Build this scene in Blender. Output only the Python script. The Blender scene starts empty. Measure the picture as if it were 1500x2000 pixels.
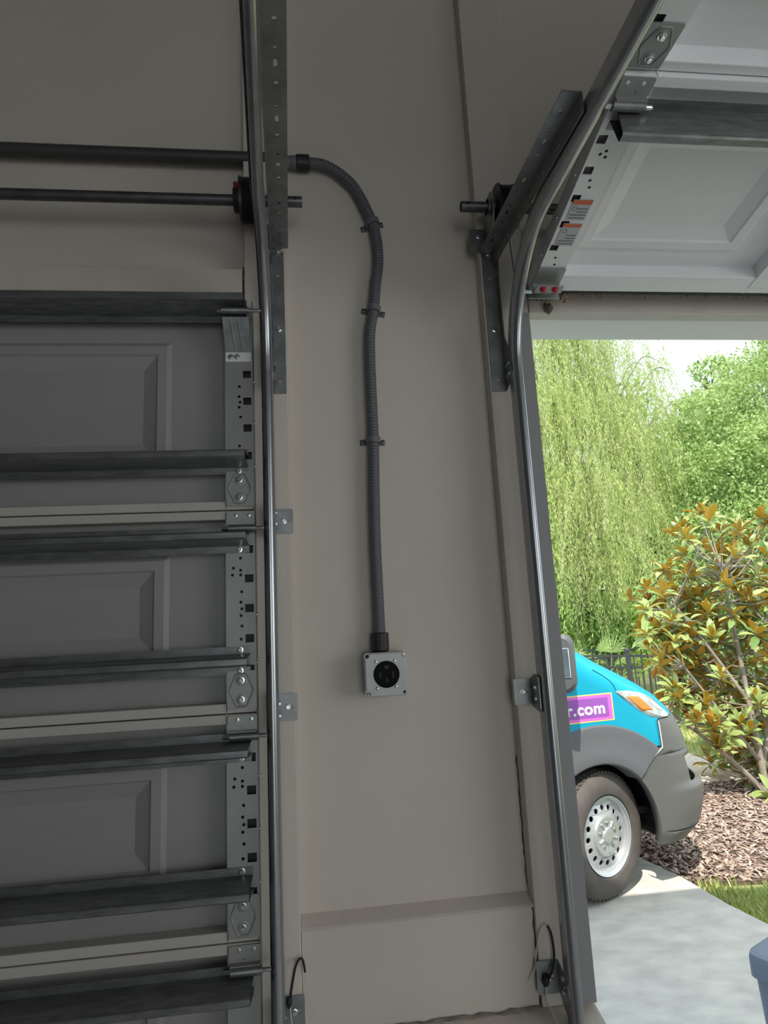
import bpy, bmesh, math, random
import numpy as np
from mathutils import Vector, Matrix
random.seed(7); RNG = np.random.default_rng(7)
S = bpy.context.scene; C = S.collection
PI = math.pi

# ------------------------------------------------------------------ camera
YAW, PITCH, ROLL = math.radians(6.69), math.radians(10.14), math.radians(2.9)
CAM = Vector((0.0, -1.42, 1.70))
fw = Vector((math.sin(YAW)*math.cos(PITCH), math.cos(YAW)*math.cos(PITCH), math.sin(PITCH)))
rt = Vector((math.cos(YAW), -math.sin(YAW), 0)); dn = fw.cross(rt)
r2 = rt*math.cos(ROLL) + dn*math.sin(ROLL); d2 = dn*math.cos(ROLL) - rt*math.sin(ROLL)
cd = bpy.data.cameras.new('camera'); cam = bpy.data.objects.new('camera', cd); C.objects.link(cam)
cd.sensor_fit = 'VERTICAL'; cd.sensor_height = 36.0; cd.lens = 36.0*1200/2000; cd.clip_start = 0.02; cd.clip_end = 500
m = Matrix((r2, -d2, -fw)).transposed().to_4x4(); m.translation = CAM
cam.matrix_world = m; S.camera = cam

# ------------------------------------------------------------------ world, sun, added fill lamps
w = bpy.data.worlds.new('sky'); S.world = w; w.use_nodes = True
bg = w.node_tree.nodes['Background']; bg.inputs[0].default_value = (0.78, 0.91, 0.98, 1); bg.inputs[1].default_value = 1.75
sd = bpy.data.lights.new('sun', 'SUN'); sun = bpy.data.objects.new('sun', sd); C.objects.link(sun)
sd.energy = 5.3; sd.angle = math.radians(0.6); sd.color = (1.0, 0.93, 0.80)
sun.rotation_euler = Vector((-0.20, -0.56, 1.0)).to_track_quat('Z', 'Y').to_euler()
sun.location = (-3, -6, 12)
def area(name, loc, target, sx, sy, power, col):
    l = bpy.data.lights.new(name, 'AREA'); o = bpy.data.objects.new(name, l); C.objects.link(o)
    l.shape = 'RECTANGLE'; l.size = sx; l.size_y = sy; l.energy = power; l.color = col
    o.location = loc; o.rotation_euler = (Vector(loc) - Vector(target)).to_track_quat('Z', 'Y').to_euler()
    return o
# added fill lamps, set in an invented side window and an invented rear opening
area('added_right_fill', (3.50, -2.6, 1.95), (0.0, -1.0, 1.9), 1.9, 1.6, 21, (1.0, 0.93, 0.86))
area('added_rear_fill', (0.9, -6.15, 1.9), (0.2, 0, 1.9), 2.2, 1.9, 15, (1.0, 0.93, 0.86))
S.view_settings.view_transform = 'Standard'; S.view_settings.look = 'None'
S.view_settings.exposure = 0.0; S.view_settings.gamma = 1.0; S.view_settings.use_curve_mapping = False

# ------------------------------------------------------------------ materials
def mat(name, col, rough=0.6, metal=0.0, noise=0.0, nscale=8.0, bump=0.0, bscale=120.0, col2=None, stretch=None, coat=0.0, spec=None):
    M = bpy.data.materials.new(name); M.use_nodes = True; nt = M.node_tree; N = nt.nodes; L = nt.links
    b = N['Principled BSDF']; b.inputs['Base Color'].default_value = (*col, 1)
    b.inputs['Roughness'].default_value = rough; b.inputs['Metallic'].default_value = metal
    if coat: b.inputs['Coat Weight'].default_value = coat; b.inputs['Coat Roughness'].default_value = 0.08
    if spec is not None: b.inputs['Specular IOR Level'].default_value = spec
    if noise or bump or col2:
        tc = N.new('ShaderNodeTexCoord'); mp = N.new('ShaderNodeMapping'); L.new(tc.outputs['Object'], mp.inputs[0])
        if stretch: mp.inputs['Scale'].default_value = stretch
    if noise or col2:
        n = N.new('ShaderNodeTexNoise'); n.inputs['Scale'].default_value = nscale; n.inputs['Detail'].default_value = 6
        L.new(mp.outputs[0], n.inputs['Vector'])
        r = N.new('ShaderNodeValToRGB'); c2 = col2 or tuple(c*(1-noise) for c in col)
        r.color_ramp.elements[0].position = 0.35; r.color_ramp.elements[1].position = 0.68
        r.color_ramp.elements[0].color = (*c2, 1); r.color_ramp.elements[1].color = (*col, 1)
        L.new(n.outputs['Fac'], r.inputs[0]); L.new(r.outputs[0], b.inputs['Base Color'])
    if bump:
        n2 = N.new('ShaderNodeTexNoise'); n2.inputs['Scale'].default_value = bscale; n2.inputs['Detail'].default_value = 4
        L.new(mp.outputs[0], n2.inputs['Vector'])
        bp = N.new('ShaderNodeBump'); bp.inputs['Strength'].default_value = bump; bp.inputs['Distance'].default_value = 0.004
        L.new(n2.outputs['Fac'], bp.inputs['Height']); L.new(bp.outputs[0], b.inputs['Normal'])
    return M
def leafmat(name, cols, trans=0.35, rough=0.45):
    """leaf colour varies from leaf to leaf (random per island), some light passes through"""
    M = bpy.data.materials.new(name); M.use_nodes = True; nt = M.node_tree; N = nt.nodes; L = nt.links
    b = N['Principled BSDF']; out = N['Material Output']; b.inputs['Roughness'].default_value = rough
    g = N.new('ShaderNodeNewGeometry'); r = N.new('ShaderNodeValToRGB')
    e = r.color_ramp.elements
    while len(e) < len(cols): e.new(0.5)
    for i, c in enumerate(cols): e[i].position = i/(len(cols)-1); e[i].color = (*c, 1)
    L.new(g.outputs['Random Per Island'], r.inputs[0]); L.new(r.outputs[0], b.inputs['Base Color'])
    t = N.new('ShaderNodeBsdfTranslucent'); L.new(r.outputs[0], t.inputs[0])
    mx = N.new('ShaderNodeMixShader'); mx.inputs[0].default_value = trans
    L.new(b.outputs[0], mx.inputs[1]); L.new(t.outputs[0], mx.inputs[2]); L.new(mx.outputs[0], out.inputs[0])
    return M
M = {}
M['wall'] = mat('painted_drywall', (0.645, 0.588, 0.522), 0.75, noise=0.06, nscale=2.5, bump=0.08, bscale=160)
M['board'] = mat('painted_board', (0.645, 0.585, 0.525), 0.6, noise=0.08, nscale=5, bump=0.1, bscale=60, stretch=(3, 3, .6))
M['greywall'] = mat('dark_unseen_room', (0.24, 0.23, 0.22), 0.9, noise=0.2, nscale=4)  # unseen walls and ceiling, toned dark to cut bounce and reflections
M['litdoor'] = mat('lit_door_paint', (0.84, 0.84, 0.86), 0.45, noise=0.03, nscale=4, bump=0.12, bscale=90, stretch=(1, 1, 6))  # bounce light on the raised door put into a lighter paint colour
M['dimdoor'] = mat('dim_door_paint', (0.31, 0.305, 0.30), 0.5, noise=0.04, nscale=4, bump=0.12, bscale=90, stretch=(1, 1, 6))  # weaker light on the closed door put into a darker paint colour
M['litrail'] = mat('lit_lip_paint', (0.52, 0.49, 0.45), 0.55, noise=0.06, nscale=9)  # closed door's paint lightened, as the projecting lips catch more light
M['galv'] = mat('galvanised_steel', (0.32, 0.33, 0.335), 0.42, 0.85, noise=0.28, nscale=30, bump=0.05)
M['galvplate'] = mat('galvanised_plate', (0.36, 0.37, 0.36), 0.5, 0.6, noise=0.12, nscale=14)
M['whiteplate'] = mat('painted_stile', (0.82, 0.83, 0.84), 0.5, 0.0, noise=0.05, nscale=12)
M['strut'] = mat('strut_steel', (0.27, 0.275, 0.28), 0.34, 0.7, noise=0.35, nscale=22, stretch=(1, 4, 4))
M['track'] = mat('track_steel', (0.42, 0.44, 0.47), 0.28, 0.92, noise=0.12, nscale=18, stretch=(2, 2, .5))
M['darksteel'] = mat('dark_steel', (0.16, 0.16, 0.165), 0.4, 0.8, noise=0.3, nscale=20)
M['bolt'] = mat('zinc_bolt', (0.72, 0.74, 0.74), 0.22, 1.0)
M['redbolt'] = mat('red_bolt', (0.45, 0.03, 0.04), 0.4)
M['black'] = mat('black_rubber', (0.012, 0.012, 0.014), 0.55)
M['blackplast'] = mat('black_plastic', (0.018, 0.018, 0.02), 0.4)
M['matteblack'] = mat('matte_black_face', (0.008, 0.008, 0.009), 0.85, spec=0.15)
M['conduit'] = mat('grey_conduit', (0.105, 0.11, 0.125), 0.45)
M['rigid'] = mat('rigid_conduit', (0.055, 0.055, 0.055), 0.45, noise=0.15, nscale=10)
M['fitting'] = mat('grey_fitting', (0.15, 0.155, 0.17), 0.45)
M['boxmetal'] = mat('outlet_box_steel', (0.33, 0.33, 0.325), 0.42, 0.55, noise=0.08, nscale=25)
M['dirt'] = mat('dirty_caulk', (0.30, 0.26, 0.21), 0.9, noise=0.5, nscale=30)
M['crack'] = mat('dark_crack', (0.05, 0.045, 0.04), 0.9)
M['floor'] = mat('garage_floor_concrete', (0.58, 0.56, 0.53), 0.7, noise=0.25, nscale=3, bump=0.05)
M['concrete'] = mat('driveway_concrete', (0.75, 0.705, 0.645), 0.8, nscale=5.5, col2=(0.57, 0.535, 0.495), stretch=(1, 1.8, 1), bump=0.25, bscale=60)
M['seal'] = mat('grey_stop_seal', (0.27, 0.265, 0.275), 0.6)
M['white'] = mat('white_trim', (0.88, 0.85, 0.81), 0.6)
M['wirewhite'] = mat('white_wire', (0.62, 0.61, 0.58), 0.5)
M['sticker'] = mat('sticker_grey', (0.48, 0.48, 0.52), 0.5)
M['stickerred'] = mat('sticker_red', (0.60, 0.14, 0.06), 0.5)
M['stickerink'] = mat('sticker_ink', (0.16, 0.16, 0.19), 0.6)
M['cobweb'] = mat('dusty_debris', (0.30, 0.22, 0.15), 0.95, noise=0.5, nscale=40)
M['leafdry'] = mat('dry_leaf', (0.11, 0.085, 0.06), 0.8)
M['cyan'] = mat('cyan_van_paint', (0.0, 0.40, 0.60), 0.38, coat=0.1, spec=0.3)
M['vanglass'] = mat('van_glass', (0.02, 0.025, 0.03), 0.05, spec=0.8)
M['cladding'] = mat('grey_cladding', (0.125, 0.127, 0.14), 0.5, bump=0.05)
M['bumper'] = mat('bumper_plastic', (0.135, 0.132, 0.13), 0.45, bump=0.05)
M['purple'] = mat('purple_banner', (0.36, 0.10, 0.50), 0.35)
M['pink'] = mat('magenta_border', (0.85, 0.16, 0.72), 0.35)
M['yellow'] = mat('yellow_border', (0.95, 0.78, 0.22), 0.35)
M['letter'] = mat('white_lettering', (0.90, 0.90, 0.92), 0.4)
M['orange'] = mat('amber_lens', (0.90, 0.22, 0.0), 0.2, coat=0.5)
M['lens'] = mat('clear_lens', (0.55, 0.58, 0.58), 0.12, noise=0.35, nscale=25, coat=0.8)
M['mirror'] = mat('mirror_glass', (0.85, 0.86, 0.88), 0.08, 1.0)
M['lensw'] = mat('lamp_reflector', (0.86, 0.87, 0.9), 0.2, 0.3)
M['tyre'] = mat('tyre_rubber', (0.135, 0.118, 0.108), 0.75, noise=0.25, nscale=10)
M['rim'] = mat('silver_wheel', (0.62, 0.63, 0.65), 0.38, 0.55, noise=0.06, nscale=12)
M['iron'] = mat('black_iron', (0.035, 0.04, 0.045), 0.45)
M['tub'] = mat('blue_grey_plastic', (0.20, 0.23, 0.33), 0.4)
M['bark'] = mat('bark', (0.17, 0.14, 0.115), 0.9, noise=0.45, nscale=9, bump=0.4, bscale=30, stretch=(1, 1, .3))
M['twig'] = mat('pale_twig', (0.36, 0.31, 0.26), 0.85, noise=0.3, nscale=12)
M['willow'] = leafmat('willow_leaf', [(0.28, 0.42, 0.12), (0.52, 0.60, 0.22), (0.76, 0.80, 0.38), (0.40, 0.56, 0.17)], 0.45)
M['treeleaf'] = leafmat('broad_leaf', [(0.22, 0.36, 0.11), (0.40, 0.54, 0.20), (0.60, 0.70, 0.32), (0.32, 0.48, 0.15)], 0.42)
M['backleaf'] = leafmat('back_leaf', [(0.16, 0.30, 0.08), (0.28, 0.46, 0.13), (0.42, 0.58, 0.20)], 0.4)
M['limeleaf'] = leafmat('lime_leaf', [(0.36, 0.58, 0.10), (0.50, 0.70, 0.16), (0.62, 0.76, 0.25)], 0.4)
M['palmleaf'] = leafmat('palm_leaf', [(0.20, 0.36, 0.10), (0.42, 0.52, 0.22)], 0.3)
M['grass'] = leafmat('grass_blade', [(0.30, 0.46, 0.10), (0.52, 0.60, 0.20), (0.74, 0.68, 0.36)], 0.3)
M['magtop'] = leafmat('magnolia_top', [(0.16, 0.32, 0.10), (0.38, 0.54, 0.18), (0.62, 0.70, 0.34)], 0.32, 0.28)
M['magback'] = leafmat('magnolia_underside', [(0.50, 0.23, 0.04), (0.92, 0.50, 0.08), (0.80, 0.38, 0.06)], 0.42, 0.6)
M['mulch'] = leafmat('mulch_chip', [(0.20, 0.13, 0.105), (0.44, 0.32, 0.27), (0.66, 0.54, 0.46), (0.33, 0.22, 0.175)], 0.0, 0.85)
M['soil'] = mat('mulch_bed', (0.20, 0.14, 0.115), 0.95, noise=0.5, nscale=18, bump=0.5, bscale=40)
M['lawn'] = mat('lawn_ground', (0.30, 0.38, 0.12), 0.95, nscale=7, col2=(0.38, 0.31, 0.19), bump=0.4, bscale=50)

# ------------------------------------------------------------------ mesh helpers
class MB:
    def __init__(s): s.v = []; s.f = []; s.mi = []; s.cur = 0
    def add(s, vs, fs):
        o = len(s.v); s.v += [tuple(v) for v in vs]
        for f in fs: s.f.append([i+o for i in f]); s.mi.append(s.cur)
        return s
    def box(s, x0, x1, y0, y1, z0, z1):
        x0, x1 = min(x0, x1), max(x0, x1); y0, y1 = min(y0, y1), max(y0, y1); z0, z1 = min(z0, z1), max(z0, z1)
        return s.add([(x0,y0,z0),(x1,y0,z0),(x1,y1,z0),(x0,y1,z0),(x0,y0,z1),(x1,y0,z1),(x1,y1,z1),(x0,y1,z1)],
                     [(0,3,2,1),(4,5,6,7),(0,1,5,4),(1,2,6,5),(2,3,7,6),(3,0,4,7)])
    def tube(s, pts, r, n=12, cap=True):
        P = [Vector(p) for p in pts]; rr = r if isinstance(r, (list, tuple)) else [r]*len(P)
        up = None; rings = []
        for i, p in enumerate(P):
            t = (P[min(i+1, len(P)-1)] - P[max(i-1, 0)]).normalized()
            if up is None:
                a = Vector((0,0,1)) if abs(t.z) < .9 else Vector((1,0,0)); up = (a - t*a.dot(t)).normalized()
            else: up = (up - t*up.dot(t)).normalized()
            b = t.cross(up)
            rings.append([p + (up*math.cos(2*PI*k/n) + b*math.sin(2*PI*k/n))*rr[i] for k in range(n)])
        vs = [q for R in rings for q in R]; fs = []
        for i in range(len(P)-1):
            for k in range(n): fs.append((i*n+k, i*n+(k+1)%n, (i+1)*n+(k+1)%n, (i+1)*n+k))
        if cap: fs += [tuple(range(n))[::-1], tuple(range((len(P)-1)*n, len(P)*n))]
        return s.add(vs, fs)
    def cyl(s, a, b, r, n=16): return s.tube([a, b], r, n)
    def lathe(s, prof, o, ax, n=24):
        """prof = (distance along axis, radius)"""
        ax = Vector(ax).normalized(); a = Vector((0,0,1)) if abs(ax.z) < .9 else Vector((1,0,0))
        u = (a - ax*a.dot(ax)).normalized(); v = ax.cross(u); o = Vector(o)
        vs = []; fs = []
        for d, r in prof:
            for k in range(n): vs.append(o + ax*d + (u*math.cos(2*PI*k/n) + v*math.sin(2*PI*k/n))*r)
        for i in range(len(prof)-1):
            for k in range(n): fs.append((i*n+k, i*n+(k+1)%n, (i+1)*n+(k+1)%n, (i+1)*n+k))
        fs += [tuple(range(n))[::-1], tuple(range((len(prof)-1)*n, len(prof)*n))]
        return s.add(vs, fs)
    def sweep(s, frames, prof, cap=True):
        """frames = (pos, u, v); prof = closed loop of (u, v)"""
        n = len(prof); vs = []; fs = []
        for p, u, v in frames:
            for a, b in prof: vs.append(Vector(p) + Vector(u)*a + Vector(v)*b)
        for i in range(len(frames)-1):
            for k in range(n): fs.append((i*n+k, i*n+(k+1)%n, (i+1)*n+(k+1)%n, (i+1)*n+k))
        if cap: fs += [tuple(range(n))[::-1], tuple(range((len(frames)-1)*n, len(frames)*n))]
        return s.add(vs, fs)
    def mesh(s, me, mtx): return s.add([mtx @ v.co for v in me.vertices], [tuple(p.vertices) for p in me.polygons])
    def build(s, name, m, parent=None, smooth=False, bevel=0, normals=True):
        me = bpy.data.meshes.new(name); me.from_pydata(s.v, [], s.f)
        ms = m if isinstance(m, (list, tuple)) else [m]
        for k in ms: me.materials.append(M[k])
        if len(ms) > 1: me.polygons.foreach_set('material_index', s.mi)
        if normals:
            bm = bmesh.new(); bm.from_mesh(me); bmesh.ops.recalc_face_normals(bm, faces=bm.faces); bm.to_mesh(me); bm.free()
        if smooth: me.shade_smooth(); me.set_sharp_from_angle(angle=math.radians(38))
        o = bpy.data.objects.new(name, me); C.objects.link(o)
        if parent: o.parent = parent
        if bevel:
            b = o.modifiers.new('bevel', 'BEVEL'); b.width = bevel; b.segments = 2; b.limit_method = 'ANGLE'
        return o
def tag(o, label=None, cat=None, group=None, kind=None):
    if label: o['label'] = label
    if cat: o['category'] = cat
    if group: o['group'] = group
    if kind: o['kind'] = kind
    return o
def empty(name, loc=(0,0,0), label=None, cat=None, group=None):
    o = bpy.data.objects.new(name, None); C.objects.link(o); o.location = loc; o.empty_display_size = .05
    return tag(o, label, cat, group)
def loop(pts): return list(pts)
def circle(x, y, r, n=12): return [(x + r*math.cos(2*PI*k/n), y + r*math.sin(2*PI*k/n)) for k in range(n)]
def rect(x0, x1, y0, y1): return [(x0,y0),(x1,y0),(x1,y1),(x0,y1)]
def rrect(x0, x1, y0, y1, r, n=4):
    out = []
    for cx, cy, a in ((x1-r,y0+r,-90),(x1-r,y1-r,0),(x0+r,y1-r,90),(x0+r,y0+r,180)):
        for k in range(n+1):
            t = math.radians(a + 90*k/n); out.append((cx + r*math.cos(t), cy + r*math.sin(t)))
    return out
def plate(outer, holes, t):
    """sheet with real punched holes: XY outline, thickness t centred on z = 0"""
    cu = bpy.data.curves.new('plate', 'CURVE'); cu.dimensions = '2D'; cu.fill_mode = 'BOTH'; cu.extrude = t/2
    for L in [outer] + list(holes):
        sp = cu.splines.new('POLY'); sp.points.add(len(L)-1)
        for p, q in zip(sp.points, L): p.co = (q[0], q[1], 0, 1)
        sp.use_cyclic_u = True
    ob = bpy.data.objects.new('plate', cu); C.objects.link(ob)
    dg = bpy.context.evaluated_depsgraph_get(); me = bpy.data.meshes.new_from_object(ob.evaluated_get(dg))
    bpy.data.objects.remove(ob); bpy.data.curves.remove(cu)
    return me
def text_mesh(txt, size, ext):
    cu = bpy.data.curves.new('t', 'FONT'); cu.body = txt; cu.size = size; cu.extrude = ext; cu.offset = size*0.028; cu.space_character = 1.06
    ob = bpy.data.objects.new('t', cu); C.objects.link(ob)
    dg = bpy.context.evaluated_depsgraph_get(); me = bpy.data.meshes.new_from_object(ob.evaluated_get(dg))
    bpy.data.objects.remove(ob); bpy.data.curves.remove(cu); return me
def frame(o, x, y, z):
    mm = Matrix((Vector(x), Vector(y), Vector(z))).transposed().to_4x4(); mm.translation = Vector(o); return mm
def struct(name, mb, m, bevel=0, label=None):
    o = mb.build(name, m, bevel=bevel); o['kind'] = 'structure'
    if label: o['label'] = label
    return o
def bulk(name, V, F, m, parent=None, kind='stuff'):
    """numpy mesh: V (n,3), F (k,4) quads"""
    me = bpy.data.meshes.new(name); n = len(V); k = len(F); q = F.shape[1]
    me.vertices.add(n); me.vertices.foreach_set('co', V.astype(np.float32).ravel())
    me.loops.add(k*q); me.loops.foreach_set('vertex_index', F.astype(np.int32).ravel())
    me.polygons.add(k); me.polygons.foreach_set('loop_start', np.arange(0, k*q, q, dtype=np.int32))
    me.update(calc_edges=True); me.validate(); me.materials.append(M[m])
    o = bpy.data.objects.new(name, me); C.objects.link(o)
    if parent: o.parent = parent
    if kind: o['kind'] = kind
    return o

# ================================================================== THE GARAGE
YW = 0.0; TH = 0.11; CEIL = 3.62; HEAD = 2.46
XL, XR = -0.15, 0.56          # edges of the pier between the two door openings
b = MB()
b.box(XL, XR, 0, TH, 0, CEIL); b.box(-2.62, XL, 0, TH, HEAD, CEIL); b.box(-3.6, -2.62, 0, TH, 0, CEIL)
b.box(XR, 3.02, 0, TH, HEAD, CEIL); b.box(3.02, 3.6, 0, TH, 0, CEIL)
struct('wall_front', b, 'wall')
struct('floor', MB().box(-3.6, 3.6, -6.4, TH, -0.12, 0.0), 'floor')
struct('ceiling', MB().box(-3.7, 3.7, -6.5, TH, CEIL, CEIL+.12), 'greywall')
struct('wall_left', MB().box(-3.72, -3.6, -6.4, TH, 0, CEIL), 'greywall')
b = MB(); b.box(3.6, 3.72, -6.4, -3.8, 0, CEIL); b.box(3.6, 3.72, -1.4, TH, 0, CEIL); b.box(3.6, 3.72, -3.8, -1.4, 0, 1.1); b.box(3.6, 3.72, -3.8, -1.4, 2.8, CEIL)
struct('wall_right', b, 'wall')
b = MB(); b.box(-3.6, -0.3, -6.52, -6.4, 0, CEIL); b.box(2.1, 3.6, -6.52, -6.4, 0, CEIL); b.box(-0.3, 2.1, -6.52, -6.4, 2.9, CEIL)
struct('wall_back', b, 'greywall')
b = MB()
for z in (1.10, 2.75): b.box(3.58, 3.66, -3.8, -1.4, z, z+.05)
for y in (-3.8, -2.625, -1.45): b.box(3.58, 3.66, y, y+.05, 1.15, 2.75)
struct('added_window_1', b, 'white')  # unseen window, put in to go with the added right-hand fill lamp
# painted timber boards that carry the tracks, and boards over the openings
def board(n, x0, x1, z0, z1, y0=-0.038, y1=0.0, m='board'): return struct('trim_%d' % n, MB().box(x0, x1, y0, y1, z0, z1), m, bevel=.002)
board(1, -0.148, -0.050, 0.905, CEIL)
board(2, 0.439, 0.5535, 0.905, CEIL)
struct('trim_14', MB().box(0.5105, 0.5530, -.043, -.0385, .905, 2.445), 'seal', bevel=.001)
board(3, -2.62, -0.1525, 2.405, 2.556)
board(4, 0.5555, 3.02, 2.447, 2.62)
for k_, (x0_, x1_) in enumerate(((-2.62, XL-.002), (XR+.002, 3.02))): struct('trim_%d' % (12+k_), MB().box(x0_, x1_, .003, TH+.012, HEAD-.007, HEAD-.0005), 'white')
# lower wall panel standing a little proud, its narrow ledge, and the concrete footing below
board(5, -0.0495, 0.4385, 0.88, 1.092, -0.026, 0.0, 'wall')
struct('trim_6', MB().sweep([((x_, 0, 0), (0, 1, 0), (0, 0, 1)) for x_ in (-0.0495, 0.4385)], [(0, 1.111), (-.030, 1.0965), (-.034, 1.0925), (0, 1.0925)]), 'board')
def curb():
    mb = MB(); n = 40; prof = [(-0.098, 0.0), (-0.098, 0.872), (-0.088, 0.886), (-0.026, 0.898), (0.0, 0.898), (0.0, 0.0)]
    fr = [((-0.148 + 0.70*i/n, 0, 0), (0, 1, 0), (0, 0, 1)) for i in range(n+1)]
    pr = []
    for p, u, v in fr: pr.append((p, u, v))
    mb.sweep(pr, prof)
    mb.v = [(x, y + (random.uniform(-.0008, .0008) if y < -.05 else 0), z + (random.uniform(-.0008, .0008) if z > .8 else 0)) for x, y, z in mb.v]
    return mb
struct('trim_7', curb(), 'wall')
# dirt line and cracked caulk
random.seed(3)
struct('trim_8', MB().tube([(-0.049 + .4877*i/30, -0.028, 0.9 + random.uniform(-.002, .003)) for i in range(31)], [random.uniform(.0015, .004) for _ in range(31)], 6), 'dirt')
def crack(n, pts, r): struct('trim_%d' % n, MB().tube(pts, r, 5), 'crack')
crack(9, [(0.4375 + random.uniform(-.0012, .0012), -0.0005, 1.12 + .27*i/24) for i in range(25)], [random.uniform(.0005, .0016) for _ in range(25)])
crack(10, [(0.4375 + random.uniform(-.0012, .0012), -0.0265, 0.90 + .19*i/18) for i in range(19)], [random.uniform(.0008, .0022) for _ in range(19)])
crack(11, [(-0.149 + random.uniform(-.001, .001), -0.0385, 2.41 + .15*i/18) for i in range(19)], [random.uniform(.0006, .0018) for _ in range(19)])
# eave over the doors (out of the frame, it shades the apron of the drive)
b = MB(); b.box(-5, 5.2, TH, 0.54, 3.36, 3.42); b.box(-5, 5.2, .52, .55, 3.28, 3.44); b.box(-5, 5.2, -6.5, .12, CEIL+.125, CEIL+.18)
struct('ceiling_eave', b, 'white')

# ================================================================== SECTIONAL DOORS
DEPTH = 0.033; SW = 0.062
def stile_mesh(H, sq, rd, sx, w=SW):
    outer = rect(0, w, 0.0215, H-0.0215)
    holes = [rect(0.004, 0.022, h-.0085, h+.0085) for h in sq] + [circle(x, h, .0033, 10) for x, h in rd]
    me = plate(outer, holes, .0016); mb = MB()
    mb.mesh(me, frame((0, -DEPTH-.0010, 0), (sx, 0, 0), (0, 0, 1), (0, -1, 0)))
    mb.box(0, sx*.0012, -DEPTH, 0.004, .0, H); mb.box(sx*(w-.0012), sx*w, -DEPTH, 0.004, .0, H)
    return mb
def skin_mesh(H, W, panels, sx, ht=0.092, hb=0.10):
    """pan of the section with the raised-panel pressing, as nested rings"""
    mb = MB()
    xs = [0.0]; 
    prof = [(0, 0), (.010, .007), (.030, .007), (.034, .002), (.064, -.009)]
    prev = 0.0
    for (a, c) in panels:
        mb.add([(sx*prev, 0, 0), (sx*a, 0, 0), (sx*a, 0, H), (sx*prev, 0, H)], [(0, 1, 2, 3)])
        mb.add([(sx*a, 0, 0), (sx*c, 0, 0), (sx*c, 0, hb), (sx*a, 0, hb)], [(0, 1, 2, 3)])
        mb.add([(sx*a, 0, H-ht), (sx*c, 0, H-ht), (sx*c, 0, H), (sx*a, 0, H)], [(0, 1, 2, 3)])
        rings = [[(sx*(a+i), -d, hb+i), (sx*(c-i), -d, hb+i), (sx*(c-i), -d, H-ht-i), (sx*(a+i), -d, H-ht-i)] for i, d in prof]
        for r0, r1 in zip(rings[:-1], rings[1:]):
            for k in range(4): mb.add([r0[k], r0[(k+1)%4], r1[(k+1)%4], r1[k]], [(0, 1, 2, 3)])
        mb.add(rings[-1], [(0, 1, 2, 3)]); prev = c
    mb.add([(sx*prev, 0, 0), (sx*W, 0, 0), (sx*W, 0, H), (sx*prev, 0, H)], [(0, 1, 2, 3)])
    return mb
def strut_mesh(W, h, sx):
    dk = 1.0 if sx < 0 else .85
    out = [(.0285,0),(.0285,.0015),(.0135,.0015),(.0085,.070),(.0055,.0735),(-.0055,.0735),(-.0085,.070),(-.0135,.0015),(-.0285,.0015),(-.0285,0)]
    inn = [(-.0120,0),(-.0070,.0690),(-.0045,.0715),(.0045,.0715),(.0070,.0690),(.0120,0)]
    prof = [(a, c*dk) for a, c in out + inn]
    fr = [((sx*x, -DEPTH-.002, h), (0, 0, 1), (0, -1, 0)) for x in (.012, W)]
    return MB().sweep(fr, prof, cap=False)
def bolt_mesh(p, ax, r=.0055, h=.005):
    return MB().lathe([(0, r*1.5), (.001, r*1.5), (.0012, r), (h*.7, r), (h, r*.75)], p, ax, 10)
def hex_ring(cx, cz, w, hh, r, y):
    pts = []
    base = [(-.42*w, hh), (.42*w, hh), (w, 0), (.42*w, -hh), (-.42*w, -hh), (-w, 0)]
    n = len(base)
    for i in range(n):
        p0, p1, p2 = base[i-1], base[i], base[(i+1)%n]
        for k in (.22, .1): pts.append((p1[0] + (p0[0]-p1[0])*k, p1[1] + (p0[1]-p1[1])*k))
        for k in (.1, .22): pts.append((p1[0] + (p2[0]-p1[0])*k, p1[1] + (p2[1]-p1[1])*k))
    P = [(cx+a, y, cz+c) for a, c in pts]; P += [P[0], P[1]]
    return MB().tube(P, r, 8, cap=False)
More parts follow.
